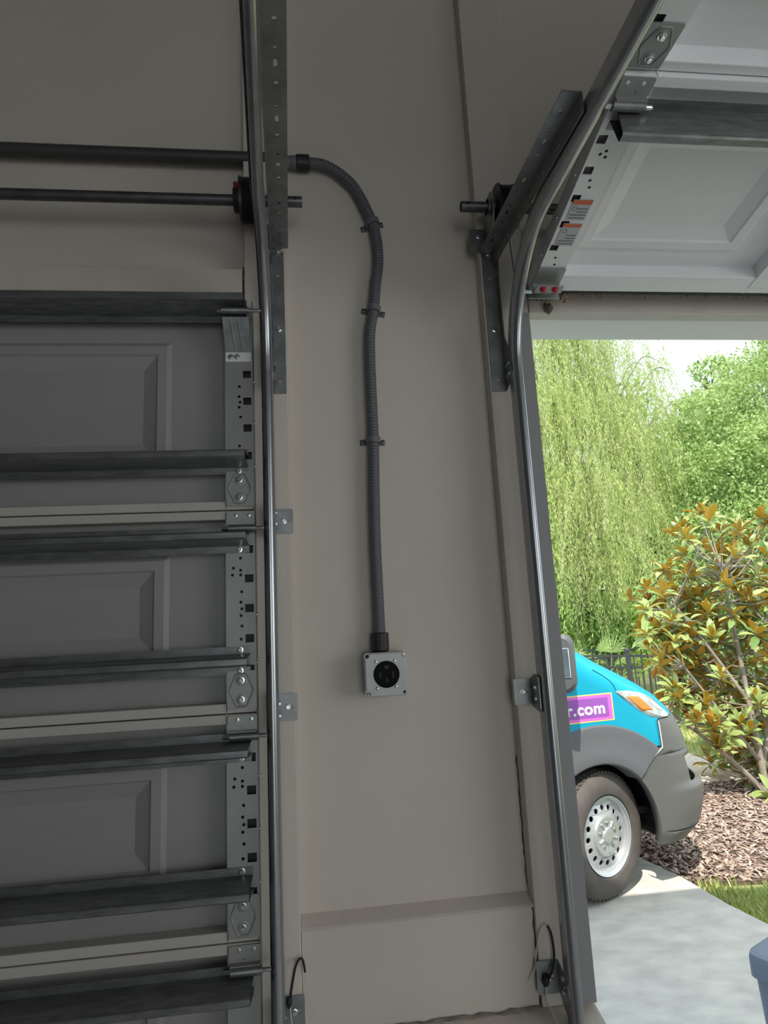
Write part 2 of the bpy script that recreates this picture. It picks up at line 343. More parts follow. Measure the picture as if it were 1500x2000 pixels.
def section(door, H, W, sx, origin, rot, panels, struts, sq, rd, stiles, hinge, platemat, top=False, bottom=False):
    s = skin_mesh(H, W, panels, sx).build('door_section', 'dimdoor' if sx < 0 else 'litdoor', door, normals=False)
    s.location = origin; s.rotation_euler = (rot, 0, 0)
    # make the pressed steel sheet a real sheet
    so = s.modifiers.new('sheet', 'SOLIDIFY'); so.thickness = .001; so.offset = 1 if sx < 0 else -1
    hb = .052 if bottom else .0205
    MB().box(sx*.002, sx*W, -DEPTH, .003, .0012, hb).build('bottom_rail', 'litrail' if sx < 0 else 'litdoor', s, bevel=.002)
    MB().box(sx*.002, sx*W, -DEPTH, .003, H-.0205, H-.0012).build('top_rail', 'litrail' if sx < 0 else 'litdoor', s, bevel=.002)
    for i, x0 in enumerate(stiles):
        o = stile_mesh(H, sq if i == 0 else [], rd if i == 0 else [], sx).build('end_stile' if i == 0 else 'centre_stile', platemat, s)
        o.location = (sx*x0, 0, 0)
        if i == 0: MB().box(sx*.003, sx*.059, -DEPTH+.010, -DEPTH+.014, .022, H-.022).build('stile_hole_shade', 'black' if sx < 0 else 'galvplate', s)  # added strip behind the holes, its tone standing in for the unlit hollow
    for h in struts:
        strut_mesh(W, h, sx).build('strut', 'strut', s)
        for dh in (-.021, .021): bolt_mesh((sx*.033, -DEPTH-.004, h+dh), (0, -1, 0), .0045, .006).build('bolt', 'bolt', s, smooth=True)
    for h in (.10, .2, .3): bolt_mesh((sx*.0, -DEPTH+.012, h), (-sx, 0, 0), .0026, .004).build('rivet', 'bolt', s, smooth=True)
    y = -DEPTH-.002
    if hinge:      # upper leaf of the hinge at the foot of this section
        cz = .047
        mb = MB(); me = plate(rrect(0.0, .0595, cz-.0385, cz+.0385, .003), [], .0022)
        mb.mesh(me, frame((sx*.0, y-.0015, 0), (sx, 0, 0), (0, 0, 1), (0, -1, 0)))
        mb.build('hinge_leaf', 'galvplate', s)
        hex_ring(sx*.031, cz, .0245, .033, .0018, y-.0028).build('pressed_rib', 'galvplate', s, smooth=True)
        for dz in (-.019, .0195):
            mb = MB().lathe([(0, .0115), (.0012, .0115), (.0016, .0085), (.003, .008)], (sx*.031, y-.002, cz+dz), (0, -1, 0), 20)
            o = mb.build('washer', 'galvplate', s, smooth=True)
            bolt_mesh((sx*.031, y-.0048, cz+dz), (0, -1, 0), .0048, .006).build('bolt', 'bolt', s, smooth=True)
    if hinge is not None and not top:
        pass
    return s
def hinge_lower(s, H, sx, dx=0.0):
    """leaf, barrel and roller stem at the head of a section"""
    y = -DEPTH-.002
    mb = MB(); me = plate(rrect(.0, .0595, H-.033, H-.0035, .003), [circle(.031, H-.026, .003, 10)], .002)
    mb.mesh(me, frame((0, y-.0012, 0), (sx, 0, 0), (0, 0, 1), (0, -1, 0))); mb.box(sx*.0, sx*.056, y-.016, y, H-.040, H-.033)
    mb.build('hinge_leaf', 'galvplate', s)
    for x in (.012, .040): bolt_mesh((sx*x, y-.002, H-.012), (0, -1, 0), .0026, .003).build('rivet', 'bolt', s, smooth=True)
    zc = H-.043
    mb = MB().lathe([(-.004, .006), (-.004, .0085), (.054, .0085), (.054, .006)], (0, y-.015, zc), (sx, 0, 0), 16)
    mb.build('hinge_barrel', 'galv', s, smooth=True)
    mb = MB().lathe([(-.032, .0045), (.066, .0045), (.068, .003)], (0, y-.015, zc), (sx, 0, 0), 12); mb.build('roller_stem', 'bolt', s, smooth=True)
    mb = MB().lathe([(-.034, .008), (-.033, .019), (-.030, .021), (-.026, .021), (-.023, .019), (-.022, .008)], (0, y-.015, zc), (sx, 0, 0), 20)
    mb.build('roller', 'blackplast', s, smooth=True)
SQ = [.340, .277, .214, .151, .088]
RD = [(.031, .321), (.031, .295), (.031, .285), (.048, .285), (.029, .249), (.031, .227), (.029, .213), (.031, .199), (.029, .177), (.031, .150), (.046, .30)]
SQ1 = [.313, .249, .186, .122]
RD1 = [(.030, .284), (.031, .260), (.029, .247), (.031, .235), (.028, .212), (.031, .145)]

# ---- closed door on the left
XD = -0.127; YS = -0.042; WD = 2.46
DL = empty('garage_door', (XD, YS, 0.0), 'closed sectional garage door with steel struts, left of the pier', 'garage door')
zs = [(1.956, .497), (1.5295, .4265), (1.103, .4265), (0.5515, .5515), (0.012, .5395)]
PANL = [(.186, 1.13), (1.33, 2.27)]
for i, (z0, H) in enumerate(zs):
    st = [H-.030, .108] if i == 0 else [H-.066, .107]
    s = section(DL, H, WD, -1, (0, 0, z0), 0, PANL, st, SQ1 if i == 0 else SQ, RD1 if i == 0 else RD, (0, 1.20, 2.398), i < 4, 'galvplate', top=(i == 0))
    if i: hinge_lower(s, H, -1)
    else:  # top roller bracket: sloping tongue with two ribs, tube and stem
        y = -DEPTH-.002; h0 = H-.150
        mb = MB().box(-.003, -.060, y-.003, y, h0-.004, h0+.018); mb.build('bracket_foot', 'whiteplate', s)
        for x in (.018, .032): bolt_mesh((-x-.016, y-.004, h0+.007), (0, -1, 0), .0045, .006).build('bolt', 'bolt', s, smooth=True)
        mb = MB().add([(-.003, y-.003, h0+.018), (-.060, y-.003, h0+.018), (-.062, y-.040, h0+.086), (-.004, y-.040, h0+.086), (-.003, y-.001, h0+.018), (-.060, y-.001, h0+.018), (-.062, y-.038, h0+.088), (-.004, y-.038, h0+.088)], [(0,1,2,3),(4,7,6,5),(0,4,5,1),(1,5,6,2),(2,6,7,3),(3,7,4,0)])
        mb.build('top_bracket', 'galv', s)
        for x in (.028, .044): MB().tube([(-x+.006, y-.005, h0+.022), (-x, y-.041, h0+.084)], .0016, 6).build('bracket_rib', 'galv', s, smooth=True)
        MB().lathe([(.0, .0075), (.060, .0075)], (-.002, y-.050, h0+.096), (-1, 0, 0), 16).build('roller_tube', 'galv', s, smooth=True)
        MB().lathe([(-.034, .0045), (.070, .0045), (.072, .003)], (0, y-.050, h0+.096), (-1, 0, 0), 12).build('roller_stem', 'bolt', s, smooth=True)
# ---- open door on the right, its lowest section hanging in the bend of the track
XO = 0.528; th = math.radians(77.4)
Bp = Vector((0, -0.120, 2.457)); hd = Vector((0, -math.sin(th), math.cos(th))); dd = Vector((0, -math.cos(th), -math.sin(th)))
org = Bp - dd*(DEPTH+.002)
DO = empty('garage_door', (XO, 0, 0), 'raised garage door overhead on the right with warning stickers on its end stile', 'garage door')
PANR = [(.075, .47), (.60, 1.12), (1.30, 1.82), (1.94, 2.385)]
HR = .4977
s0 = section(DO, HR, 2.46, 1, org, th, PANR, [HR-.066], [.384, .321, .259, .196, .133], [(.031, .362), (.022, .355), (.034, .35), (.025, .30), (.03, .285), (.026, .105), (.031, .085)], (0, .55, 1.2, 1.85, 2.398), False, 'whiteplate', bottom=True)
tp = org + hd*(HR+.004); tp.z += .010
for k in range(4):
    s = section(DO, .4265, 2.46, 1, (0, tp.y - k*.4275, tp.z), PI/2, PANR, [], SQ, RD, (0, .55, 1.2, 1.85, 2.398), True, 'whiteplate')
    if k < 3: hinge_lower(s, .4265, 1)
hinge_lower(s0, HR, 1)
y = -DEPTH-.002
# bottom bracket with two red bolts, cable pin, weather seal
mb = MB(); me = plate(rrect(0, .066, .0, .078, .004), [], .003); mb.mesh(me, frame((-.004, y-.003, .0), (1, 0, 0), (0, 0, 1), (0, -1, 0)))
mb.box(-.004, .062, y-.030, y, .026, .030); mb.box(-.004, .062, y-.030, y-.027, .026, .050); mb.box(-.004, .070, y-.02, .0, -.003, .0)
mb.build('bottom_bracket', 'galvplate', s0, bevel=.001)
for x in (.014, .042): MB().lathe([(0, .008), (.002, .008), (.0025, .0055), (.008, .0055), (.0095, .004)], (x, y-.030, .042), (0, -1, 0), 12).build('red_bolt', 'redbolt', s0, smooth=True)
MB().lathe([(-.05, .005), (.0, .005)], (-.004, y-.018, .02), (1, 0, 0), 12).build('cable_pin', 'bolt', s0, smooth=True)
MB().box(.0, 2.46, -DEPTH+.002, .0, -.012, .001).build('weather_seal', 'black', s0, bevel=.003)
for (x0, x1, h0, h1, hh) in ((.010, .0505, .209, .2465, .2575), (.010, .0505, .142, .190, .1995)):
    lb = MB().box(x0, x1, y-.0016, y-.0004, h0, hh).build('warning_sticker', 'sticker', s0); lb['label'] = 'grey warning sticker with an orange-red band'
    # print on the sticker is flat ink of its own
    MB().box(x0, x1, y-.0021, y-.0016, h1+.0008, hh).build('sticker_band', 'stickerred', s0)
    for k in range(4):
        hq = h0+.004+k*.0075
        MB().box(x0+(.016 if k > 1 else .003), x1-.003, y-.0020, y-.0016, hq, hq+.0024).build('printed_line', 'stickerink', s0)
    ringm = MB().tube([(x0+.009+.005*math.cos(t), y-.0018, h1-.009+.005*math.sin(t)) for t in np.linspace(0, 2*PI, 15)], .0006, 4, cap=False); ringm.build('printed_sign', 'stickerink', s0)
# dusty cobweb and debris caught along the seal
random.seed(11); mb = MB()
for i in range(210):
    x = random.random()**2.2*2.3 + random.uniform(0, .02); r = random.uniform(.0010, .0032); p = Vector((x, -DEPTH+random.uniform(-.006, .018), -.012-random.uniform(0, .006)))
    mb.tube([p, p+Vector((random.uniform(-.008, .008), random.uniform(-.003, .003), random.uniform(-.010, .002)))], [r, r*.3], 5)
for i in range(90):
    p = Vector((random.uniform(0, .10), -DEPTH+random.uniform(-.010, .012), -.010-random.uniform(0, .014))); r = random.uniform(.002, .005)
    mb.tube([p, p+Vector((random.uniform(-.009, .009), random.uniform(-.004, .004), random.uniform(-.006, .003)))], [r, r*.4], 5)
tag(mb.build('dusty_debris', 'cobweb', s0), kind='stuff')

# ================================================================== TRACKS
YT = -0.088; RB = 0.27; ZH = 2.535
TP_ = [(.0275,-.0205),(.018,-.0245),(.007,-.0245),(.0005,-.018),(0,-.012),(0,.012),(.002,.019),(.007,.0235),(.012,.025),(.0175,.0235),(.0215,.0185)]
TPI = [(.0197,.0180),(.0168,.0215),(.012,.0228),(.008,.0215),(.004,.018),(.002,.012),(.002,-.012),(.0025,-.017),(.008,-.0225),(.018,-.0225),(.027,-.0187)]
TPROF = TP_ + TPI
def track(xweb, ux, splay, zj, yend, label):
    """vertical rail, bend and horizontal rail; ux = side the door is on"""
    T = empty('door_track', (xweb, YT, 0.0), label, 'door track', 'steel tracks of the two garage doors')
    U = (ux, 0, 0); z0 = ZH-RB
    MB().sweep([((0, 0, .03), U, (0, -1, 0)), ((0, 0, zj), U, (0, -1, 0))], TPROF).build('vertical_rail', 'track', T, smooth=True)
    fr = [((0, 0, zj+.0025), U, (0, -1, 0))]
    for k in range(19):
        a = PI/2*k/18; yy = -RB + RB*math.cos(a); fr.append(((splay*(-yy)*.3, yy, z0 + RB*math.sin(a)), U, (0, -math.cos(a), -math.sin(a))))
    for k in range(1, 6):
        yy = -RB - (yend-RB)*k/5; fr.append(((splay*(-yy-RB*.7), yy, ZH), U, (0, 0, -1)))
    MB().sweep(fr, TPROF).build('curved_rail', 'track', T, smooth=True)
    return T
TL = track(-0.081, -1, 0.066, 2.287, 2.4, 'steel door track with roller channel beside the closed left door')
TR = track(0.477, 1, 0.0, 2.287, 2.4, 'steel door track curving overhead beside the open right doorway')
def angle_piece(T, name, a, b_, wx, wz, hx, m='galv', holes=True):
    """perforated angle from a to b (local to T); leg one runs in x (width wx), leg two hangs in z (width wz)"""
    a = Vector(a); b_ = Vector(b_); d = (b_-a); L = d.length; d.normalize()
    xdir = Vector((1 if wx > 0 else -1, 0, 0)); zdir = Vector((0, 0, -1)); zdir = (zdir - d*zdir.dot(d)).normalized()
    hs = []
    if holes:
        n = int(L/.038)
        for k in range(n):
            s_ = .02 + k*.038
            if s_ > L-.015: break
            if k % 3 == 0: hs.append(circle(s_, abs(wx)*.55, .0042, 10))
            elif k % 3 == 1: hs.append(rrect(s_-.008, s_+.008, abs(wx)*.55-.0032, abs(wx)*.55+.0032, .003, 2))
            else: hs.append(circle(s_-.01, abs(wx)*.55, .0030, 8))
    mb = MB(); me = plate(rect(0, L, 0, abs(wx)), hs, .0022); mb.mesh(me, frame(a, d, xdir, d.cross(xdir)))
    hs2 = [rrect(.03+k*.075, .046+k*.075, wz*.45, wz*.45+.006, .0028, 2) for k in range(int((L-.05)/.075))] if holes else []
    me = plate(rect(0, L, 0, wz), hs2, .0022); mb.mesh(me, frame(a, d, zdir, d.cross(zdir)))
    return mb.build(name, m, T)
def flag(T, sx, ztop, zbot, xin, xout):
    """vertical angle on the board; sx = direction from pier middle to the door"""
    y0 = 0.047; wA = abs(xout-xin)
    hs = [circle(wA*.5, h-zbot, .004, 10) for h in (zbot+.03, zbot+.16, zbot+.30)]
    mb = MB(); me = plate(rect(0, wA, 0, ztop-zbot), hs, .0025)
    mb.mesh(me, frame((xin, y0, zbot), (1, 0, 0), (0, 0, 1), (0, -1, 0)))
    xb = xout if sx > 0 else xin
    hl = ztop-zbot
    out = [(0, 0), (.050, .012), (.056, .03), (.052, .075), (.020, .13), (.020, hl-.16), (.030, hl-.05), (.022, hl), (0, hl)]
    sl = [rrect(.006, .012, hl-.16+k*.03, hl-.14+k*.03, .0025, 2) for k in range(4)] + [rrect(.026, .044, .024, .030, .0025, 2), rrect(.026, .044, .048, .054, .0025, 2)]
    me = plate(out, sl, .0025); mb.mesh(me, frame((xb, y0, zbot), (0, -1, 0), (0, 0, 1), (1, 0, 0)))
    o = mb.build('flag_bracket', 'galv', T)
    for h in (zbot+.16, zbot+.365): MB().lathe([(0, .0075), (.002, .0075), (.0024, .0055), (.007, .0050)], ((xin+xout)/2, y0-.002, h), (0, -1, 0), 6).build('lag_screw', 'bolt', T)
    for h in (.027, .051):
        for yy in (.032, .044): MB().lathe([(0, .005), (.005, .005)], (xb - sx*.002, y0-yy, zbot+h), (-sx, 0, 0), 6).build('track_nut', 'bolt', T)
    return o
# right: bracket on board, hanger angle up along the bend (coordinates relative to the track)
flag(TR, 1, 2.668, 2.238, .443-.477, .0)
angle_piece(TR, 'hanger_angle', (-.004, .040, 2.606), (-.004, -.480, 2.566), -.036, .036, 0)
flag(TL, -1, 2.60, 2.237, .0, -.053+.081)
angle_piece(TL, 'hanger_angle', (-.001, .030, 2.600), (-.001+.045*1.2, -1.30, 2.566), .041, .034, 0)
def jamb_bracket(T, sx, z, x0, x1, big=False, h=.055):
    """foot on the board plus leg out to the rail"""
    y0 = .047; w_ = abs(x1-x0)
    mb = MB(); me = plate(rrect(0, w_, 0, h, .004), [rrect(w_*.45, w_*.8, h*.42, h*.56, .003, 2)], .0025)
    mb.mesh(me, frame((min(x0, x1), y0, z-h/2), (1, 0, 0), (0, 0, 1), (0, -1, 0)))
    xb = x1
    o2 = [(0, -.004 if not big else .008), (.048, -.012), (.052, -.004), (.052, h+.006), (.03, h+.012), (0, h)] if not big else [(0, h), (.018, h-.006), (.05, h*.6), (.056, h*.3), (.056, -.05), (.04, -.03), (0, .0)]
    hs = [rrect(.02, .036, h*.5+k*.016-.012, h*.5+k*.016-.006, .0025, 2) for k in (0, 1)]
    me = plate(o2, hs, .0025); mb.mesh(me, frame((xb, y0, z-h/2), (0, -1, 0), (0, 0, 1), (1, 0, 0)))
    o = mb.build('jamb_bracket', 'galv', T)
    xs = min(x0, x1)+w_*.5
    MB().lathe([(0, .007), (.002, .007), (.0024, .005), (.006, .0045)], (xs, y0-.002, z), (0, -1, 0), 6).build('lag_screw', 'bolt', T)
    for k in (-.012, .012): MB().lathe([(0, .0045), (.006, .0045)], (xb-sx*.001, y0-.036, z+k), (-sx, 0, 0), 6).build('track_nut', 'bolt', T)
    return o
for z in (1.934, 1.532, 0.955): jamb_bracket(TL, -1, z, .036, -.004, h=.056)
jamb_bracket(TR, 1, 1.532, .432-.477, -.004, h=.056)
jamb_bracket(TR, 1, 0.962, .430-.477, .0, big=True, h=.062)
MB().tube([(.018, -.02, 2.60), (.028, -.02, 2.40), (.0, -.01, 2.34)], .0014, 6).build('lift_cable', 'darksteel', TR, smooth=True)

# ================================================================== TORSION SHAFTS
def torsion(sx, xend, xfar, xdrum, label):
    T = empty('torsion_shaft', (xend, -0.10, 2.694), label, 'torsion shaft', 'torsion shafts over the garage doors')
    d = 1 if xfar > xend else -1; L = abs(xfar-xend); q = .0125
    prof = [(0, q-.0022), (0, q), (L, q), (L, q-.0022)]
    n = 20; mb = MB(); mb.lathe([(.03, .001), (.03, q-.0022), (0, q-.0022), (0, q), (L, q), (L, .001)], (0, 0, 0), (d, 0, 0), n).build('tube', 'darksteel', T, smooth=True)
    MB().lathe([(0, .0025), (.004, .0025)], (d*.016, -q, 0), (0, -1, 0), 8).build('set_hole', 'black', T)
    x = d*abs(xdrum-xend)
    grooves = [(0, .020), (0, .052), (.003, .055), (.005, .049)]
    for k in range(6): grooves += [(.007+k*.005, .048), (.0095+k*.005, .051)]
    grooves += [(.040, .053), (.041, .030), (.055, .028), (.055, .0125)]
    MB().lathe(grooves, (x, 0, 0), (d, 0, 0), 36).build('cable_drum', 'blackplast', T, smooth=True)
    for a in (.6, 2.3): MB().lathe([(0, .0055), (.014, .0055)], (x+d*.048, .026*math.cos(a)*-1, .026*math.sin(a)), (0, -math.cos(a), math.sin(a)), 6).build('set_screw', 'redbolt', T)
    # end bearing plate fixed to the board
    xb = x - d*.012
    mb = MB(); me = plate([(-.062, -.085), (.0, -.085), (.028, -.03), (.030, .02), (.012, .034), (-.02, .034), (-.062, -.02)], [circle(0, 0, .0135, 20), circle(-.03, -.05, .004, 10)], .003)
    mb.mesh(me, frame((xb, 0, 0), (0, -1, 0), (0, 0, 1), (d, 0, 0)))
    me = plate(rrect(0, .040, -.085, -.020, .004), [rrect(.010, .026, -.047, -.038, .003, 2)], .003)
    mb.mesh(me, frame((xb, .060, 0), (-d, 0, 0), (0, 0, 1), (0, -1, 0)))
    mb.build('bearing_plate', 'galv', T)
    MB().lathe([(-.008, .019), (-.008, .0128), (.006, .0128), (.006, .019)], (xb, 0, 0), (d, 0, 0), 20).build('bearing', 'galvplate', T, smooth=True)
    MB().lathe([(0, .008), (.003, .008), (.0035, .0055), (.010, .005)], (xb - d*.018, .056, -.043), (0, -1, 0), 6).build('lag_screw', 'bolt', T)
    return T
torsion(-1, -0.004, -2.55, -0.108, 'dark torsion tube with black cable drum above the closed left door')
torsion(1, 0.383, 2.95, 0.468, 'short end of dark torsion tube with cable drum above the right track')

# ================================================================== WIRING
R_ = MB().tube([(-2.6, -0.030, 2.872), (-0.052, -0.030, 2.8645)], .0165, 20).build('rigid_conduit', 'rigid', smooth=True)
tag(R_, 'straight dark rigid conduit running along the wall above the left door', 'conduit')
def bez(P, n=14):
    out = []; P = [Vector(p) for p in P]
    for i in range(len(P)-1):
        a, b_, c, d = P[max(i-1, 0)], P[i], P[i+1], P[min(i+2, len(P)-1)]
        for k in range(n):
            t = k/n; out.append(.5*((2*b_) + (c-a)*t + (2*a-5*b_+4*c-d)*t*t + (3*b_-a-3*c+d)*t**3))
    out.append(P[-1]); return out
FC = empty('flexible_conduit', (0.15, -0.022, 1.66), 'curving ribbed grey flexible conduit running down to the outlet box', 'conduit')
ctr = [(0.008, 2.8655), (0.024, 2.865), (0.052, 2.861), (0.078, 2.848), (0.104, 2.827), (0.127, 2.802), (0.147, 2.763), (0.163, 2.723), (0.174, 2.69), (0.180, 2.651), (0.1815, 2.615), (0.180, 2.58), (0.171, 2.524), (0.163, 2.459), (0.153, 2.41), (0.149, 2.36), (0.1475, 2.254), (0.147, 2.125), (0.143, 2.002), (0.140, 1.881), (0.140, 1.764), (0.140, 1.668)]
P = bez([(x-.15, 0, z-1.66) for x, z in ctr], 22)
# resample evenly and rib it
acc = [0]
for a, b_ in zip(P[:-1], P[1:]): acc.append(acc[-1]+(b_-a).length)
n = int(acc[-1]/.0016); ss = np.linspace(0, acc[-1], n); pts = []
arr = np.array([list(p) for p in P]); pts = np.stack([np.interp(ss, acc, arr[:, k]) for k in range(3)], 1)
MB().tube([tuple(p) for p in pts], [.0135 + .0006*math.sin(2*PI*s_/.0075) for s_ in ss], 16).build('ribbed_hose', 'conduit', FC, smooth=True)
o = MB().lathe([(0, .012), (0, .0165), (.012, .0165), (.014, .0158), (.022, .0158), (.024, .017), (.034, .017), (.036, .0155)], (-0.050-.15, 0, 2.865-1.66), (1, 0, 0), 24).build('conduit_adapter', 'fitting', FC, smooth=True)
nut = lambda L: [(0, .012), (0, .0185), (.002, .0202), (L-.004, .0202), (L-.001, .0185), (L, .014)]
MB().lathe(nut(.034), (-0.016-.15, 0, 2.865-1.66), (1, 0, 0), 16).build('compression_nut', 'blackplast', FC)
MB().lathe(nut(.042), (0.140-.15, 0, 1.677-1.66), (0, 0, -1), 16).build('compression_nut', 'blackplast', FC)
for (x, z, a, nm) in ((0.172, 2.700, -.28, 'topmost'), (0.164, 2.462, .17, 'middle'), (0.147, 2.125, .02, 'lowest')):
    K = empty('conduit_strap', (x, 0, z), '%s of the three grey two-hole straps holding the flexible conduit' % nm, 'strap', 'straps on the flexible conduit')
    K.rotation_euler = (0, a, 0)
    pr = [(-.028, -.001), (-.0285, -.004), (-.0172, -.004)]
    arc = [(.0172*math.cos(t), -.022-.0172*math.sin(t)) for t in np.linspace(PI, 0, 15)]
    inn = [(.0142*math.cos(t), -.022-.0142*math.sin(t)) for t in np.linspace(0, PI, 15)]
    prof = [(-.030, -.0005), (-.030, -.0045), (-.0172, -.0045)] + arc + [(.0172, -.0045), (.030, -.0045), (.030, -.0005), (.0142, -.0005)] + inn + [(-.0142, -.0005)]
    MB().sweep([((0, 0, -.007), (1, 0, 0), (0, 1, 0)), ((0, 0, .007), (1, 0, 0), (0, 1, 0))], prof).build('saddle', 'fitting', K, smooth=True, bevel=.0008)
    for sx in (-1, 1): MB().lathe([(0, .0052), (.0025, .0048), (.0035, .003)], (sx*.0245, -.0045, 0), (0, -1, 0), 12).build('screw', 'darksteel', K, smooth=True)
# outlet box
BX = empty('outlet_box', (0.1465, 0, 1.5885), 'square steel outlet box with round black receptacle on the pier wall', 'outlet box')
hw = .0465
mb = MB(); mb.sweep([((0, y_, 0), (1, 0, 0), (0, 0, 1)) for y_ in (0, -.044)], rrect(-hw+.001, hw-.001, -hw+.001, hw-.001, .006)).build('box_body', 'boxmetal', BX, bevel=.001)
notch = .0115; q = hw
cov = []
for cx, cy, sx, sy in ((q, -q, 1, -1), (q, q, 1, 1), (-q, q, -1, 1), (-q, -q, -1, -1)):
    pass
mb = MB(); mb.sweep([((0, y_, 0), (1, 0, 0), (0, 0, 1)) for y_ in (-.0445, -.048)], rrect(-q, q, -q, q, .007)).build('cover_flange', 'boxmetal', BX, bevel=.0008)
oc = [(-q+notch, -q+.003), (q-notch, -q+.003), (q-notch, -q+notch*.7), (q-notch*.7, -q+notch), (q-.003, -q+notch), (q-.003, q-notch), (q-notch*.7, q-notch), (q-notch, q-notch*.7), (q-notch, q-.003), (-q+notch, q-.003), (-q+notch, q-notch*.7), (-q+notch*.7, q-notch), (-q+.003, q-notch), (-q+.003, -q+notch), (-q+notch*.7, -q+notch), (-q+notch, -q+notch*.7)]
me = plate(oc, [circle(.001, .0, .0285, 40)], .010); mb = MB(); mb.mesh(me, frame((0, -.053, 0), (1, 0, 0), (0, 0, 1), (0, -1, 0))); mb.build('cover_plate', 'boxmetal', BX, bevel=.0015)
rc = MB().lathe([(0, .028), (.017, .028), (.0178, .0268), (.0178, .001)], (.001, -.044, 0), (0, -1, 0), 40).build('receptacle', 'matteblack', BX)
for (x, z, wx, wz) in ((-.013, -.001, .0016, .0065), (.015, -.001, .0016, .0065), (.001, -.012, .0016, .0055), (.001, .0155, .0042, .0035)):
    MB().box(.001+x-.001-wx, .001+x-.001+wx, -.0621, -.0617, z-wz, z+wz).build('slot', 'black', rc)
for (x, z) in ((-.0215, .0275), (.0195, .0275), (-.0205, -.0285), (.0205, -.0265)):
    MB().lathe([(0, .0036), (.0012, .0032), (.002, .0015)], (x, -.058, z), (0, -1, 0), 10).build('cover_screw', 'bolt', BX, smooth=True)
for (x, z, mt) in ((-.0395, .0395, 'black'), (.0395, .040, 'bolt'), (-.0395, -.040, 'bolt'), (.0395, -.0395, 'black')):
    MB().lathe([(0, .0036), (.0015, .0034), (.0025, .0018)], (x, -.048, z), (0, -1, 0), 10).build('corner_screw', mt, BX, smooth=True)
# sensor wires at the foot of both tracks
def cable(parent, name, pts, r, m): return MB().tube(bez(pts, 8), r, 8).build(name, m, parent, smooth=True)
WL = empty('sensor_cable', (-0.07, -0.05, 0.95), 'black cable loop with thin wires at the foot of the left track', 'cable')
l = lambda pts: [(x+.07, y_+.05, z-.95) for x, y_, z in pts]
cable(WL, 'black_lead', l([(-.074, -.05, .975), (-.070, -.052, 1.0), (-.062, -.054, 1.037), (-.054, -.05, 1.050), (-.047, -.045, 1.046), (-.043, -.04, 1.022)]), .0024, 'black')
MB().lathe([(0, .002), (.006, .0052), (.016, .0055), (.022, .002)], l([(-.076, -.05, .966)])[0], (0.1, 0, 1), 10).build('heat_shrink', 'black', WL, smooth=True)
cable(WL, 'white_wire', l([(-.073, -.05, .968), (-.071, -.052, .945), (-.066, -.05, .92), (-.062, -.05, .88)]), .0014, 'wirewhite')
cable(WL, 'thin_wire', l([(-.043, -.04, 1.022), (-.041, -.036, .995), (-.034, -.033, .975), (-.024, -.031, .945), (-.015, -.03, .925)]), .0006, 'wirewhite')
WR = empty('sensor_cable', (0.45, -0.05, 0.95), 'black and white cable loop at the foot of the right track', 'cable')
l = lambda pts: [(x-.45, y_+.05, z-.95) for x, y_, z in pts]
cable(WR, 'white_wire', l([(.415, -.032, .955), (.428, -.036, .975), (.436, -.04, 1.02), (.444, -.044, 1.05), (.455, -.046, 1.062), (.462, -.046, 1.057)]), .0012, 'wirewhite')
cable(WR, 'black_lead', l([(.460, -.046, 1.060), (.466, -.048, 1.045), (.468, -.05, 1.01), (.463, -.052, .985), (.450, -.052, .962), (.444, -.050, .955)]), .0026, 'black')
MB().lathe([(0, .003), (.004, .0065), (.018, .0065), (.022, .003)], l([(.443, -.050, .950)])[0], (.3, 0, 1), 10).build('heat_shrink', 'black', WR, smooth=True)
cable(WR, 'thin_wire', l([(.445, -.05, .95), (.445, -.052, .925), (.452, -.07, .90), (.455, -.101, .868), (.457, -.101, .80)]), .0012, 'wirewhite')
# dry leaf dangling from the header
lf = MB(); pr = [(0, 0, .030), (-.009, .001, .012), (-.006, .004, -.004), (.002, .006, -.012), (.010, .003, -.004), (.014, .0, .004), (.004, -.006, .008)]
lf.add(pr, [(0, 1, 6), (1, 2, 6), (2, 3, 6), (3, 4, 6), (4, 5, 6), (5, 0, 6)])
D = lf.build('dry_leaf', 'leafdry', normals=False); D.location = (0.602, -.047, 2.452); tag(D, 'small dry brown leaf caught in cobweb under the door header', 'leaf')
D.modifiers.new('t', 'SOLIDIFY').thickness = .0008
# ================================================================== OUTSIDE: GROUND
EDGE = [(2.62, -0.0), (2.50, 1.2), (2.363, 1.988), (2.31, 2.249), (2.274, 2.651), (2.196, 2.971), (2.12, 3.6), (2.0, 4.6), (1.9, 7.5)]
def slab(name, poly, z0, z1, m):
    n = len(poly); mb = MB(); mb.add([(x, y, z1) for x, y in poly] + [(x, y, z0) for x, y in poly], [tuple(range(n)), tuple(range(2*n-1, n-1, -1))] + [(i, n+i, n+(i+1)%n, (i+1)%n) for i in range(n)])
    return struct(name, mb, m)
struct('ground_lawn', MB().box(-40, 60, TH+.001, 70, -.30, -.045), 'lawn')
slab('driveway', [(-9, TH), ] + EDGE + [(-9, 7.5)], -.04, 0.0, 'concrete')
BED = EDGE[5:8] + [(2.3, 5.2), (3.693, 4.62), (4.4, 4.56), (7.2, 4.6), (7.5, 2.4), (2.95, 2.50), (2.40, 2.555), (2.29, 2.60)]
slab('mulch_bed_ground', [(2.27, 2.60), (2.196, 2.971), (2.12, 3.6), (2.03, 4.4), (2.6, 4.9), (3.693, 4.63), (4.4, 4.57), (7.4, 4.6), (7.6, 2.45), (2.95, 2.50)], -.044, -.018, 'soil')
PATHM = bpy.data.materials.new('paver_path'); PATHM.use_nodes = True
nt = PATHM.node_tree; bt = nt.nodes.new('ShaderNodeTexBrick'); tcn = nt.nodes.new('ShaderNodeTexCoord'); nt.links.new(tcn.outputs['Object'], bt.inputs['Vector'])
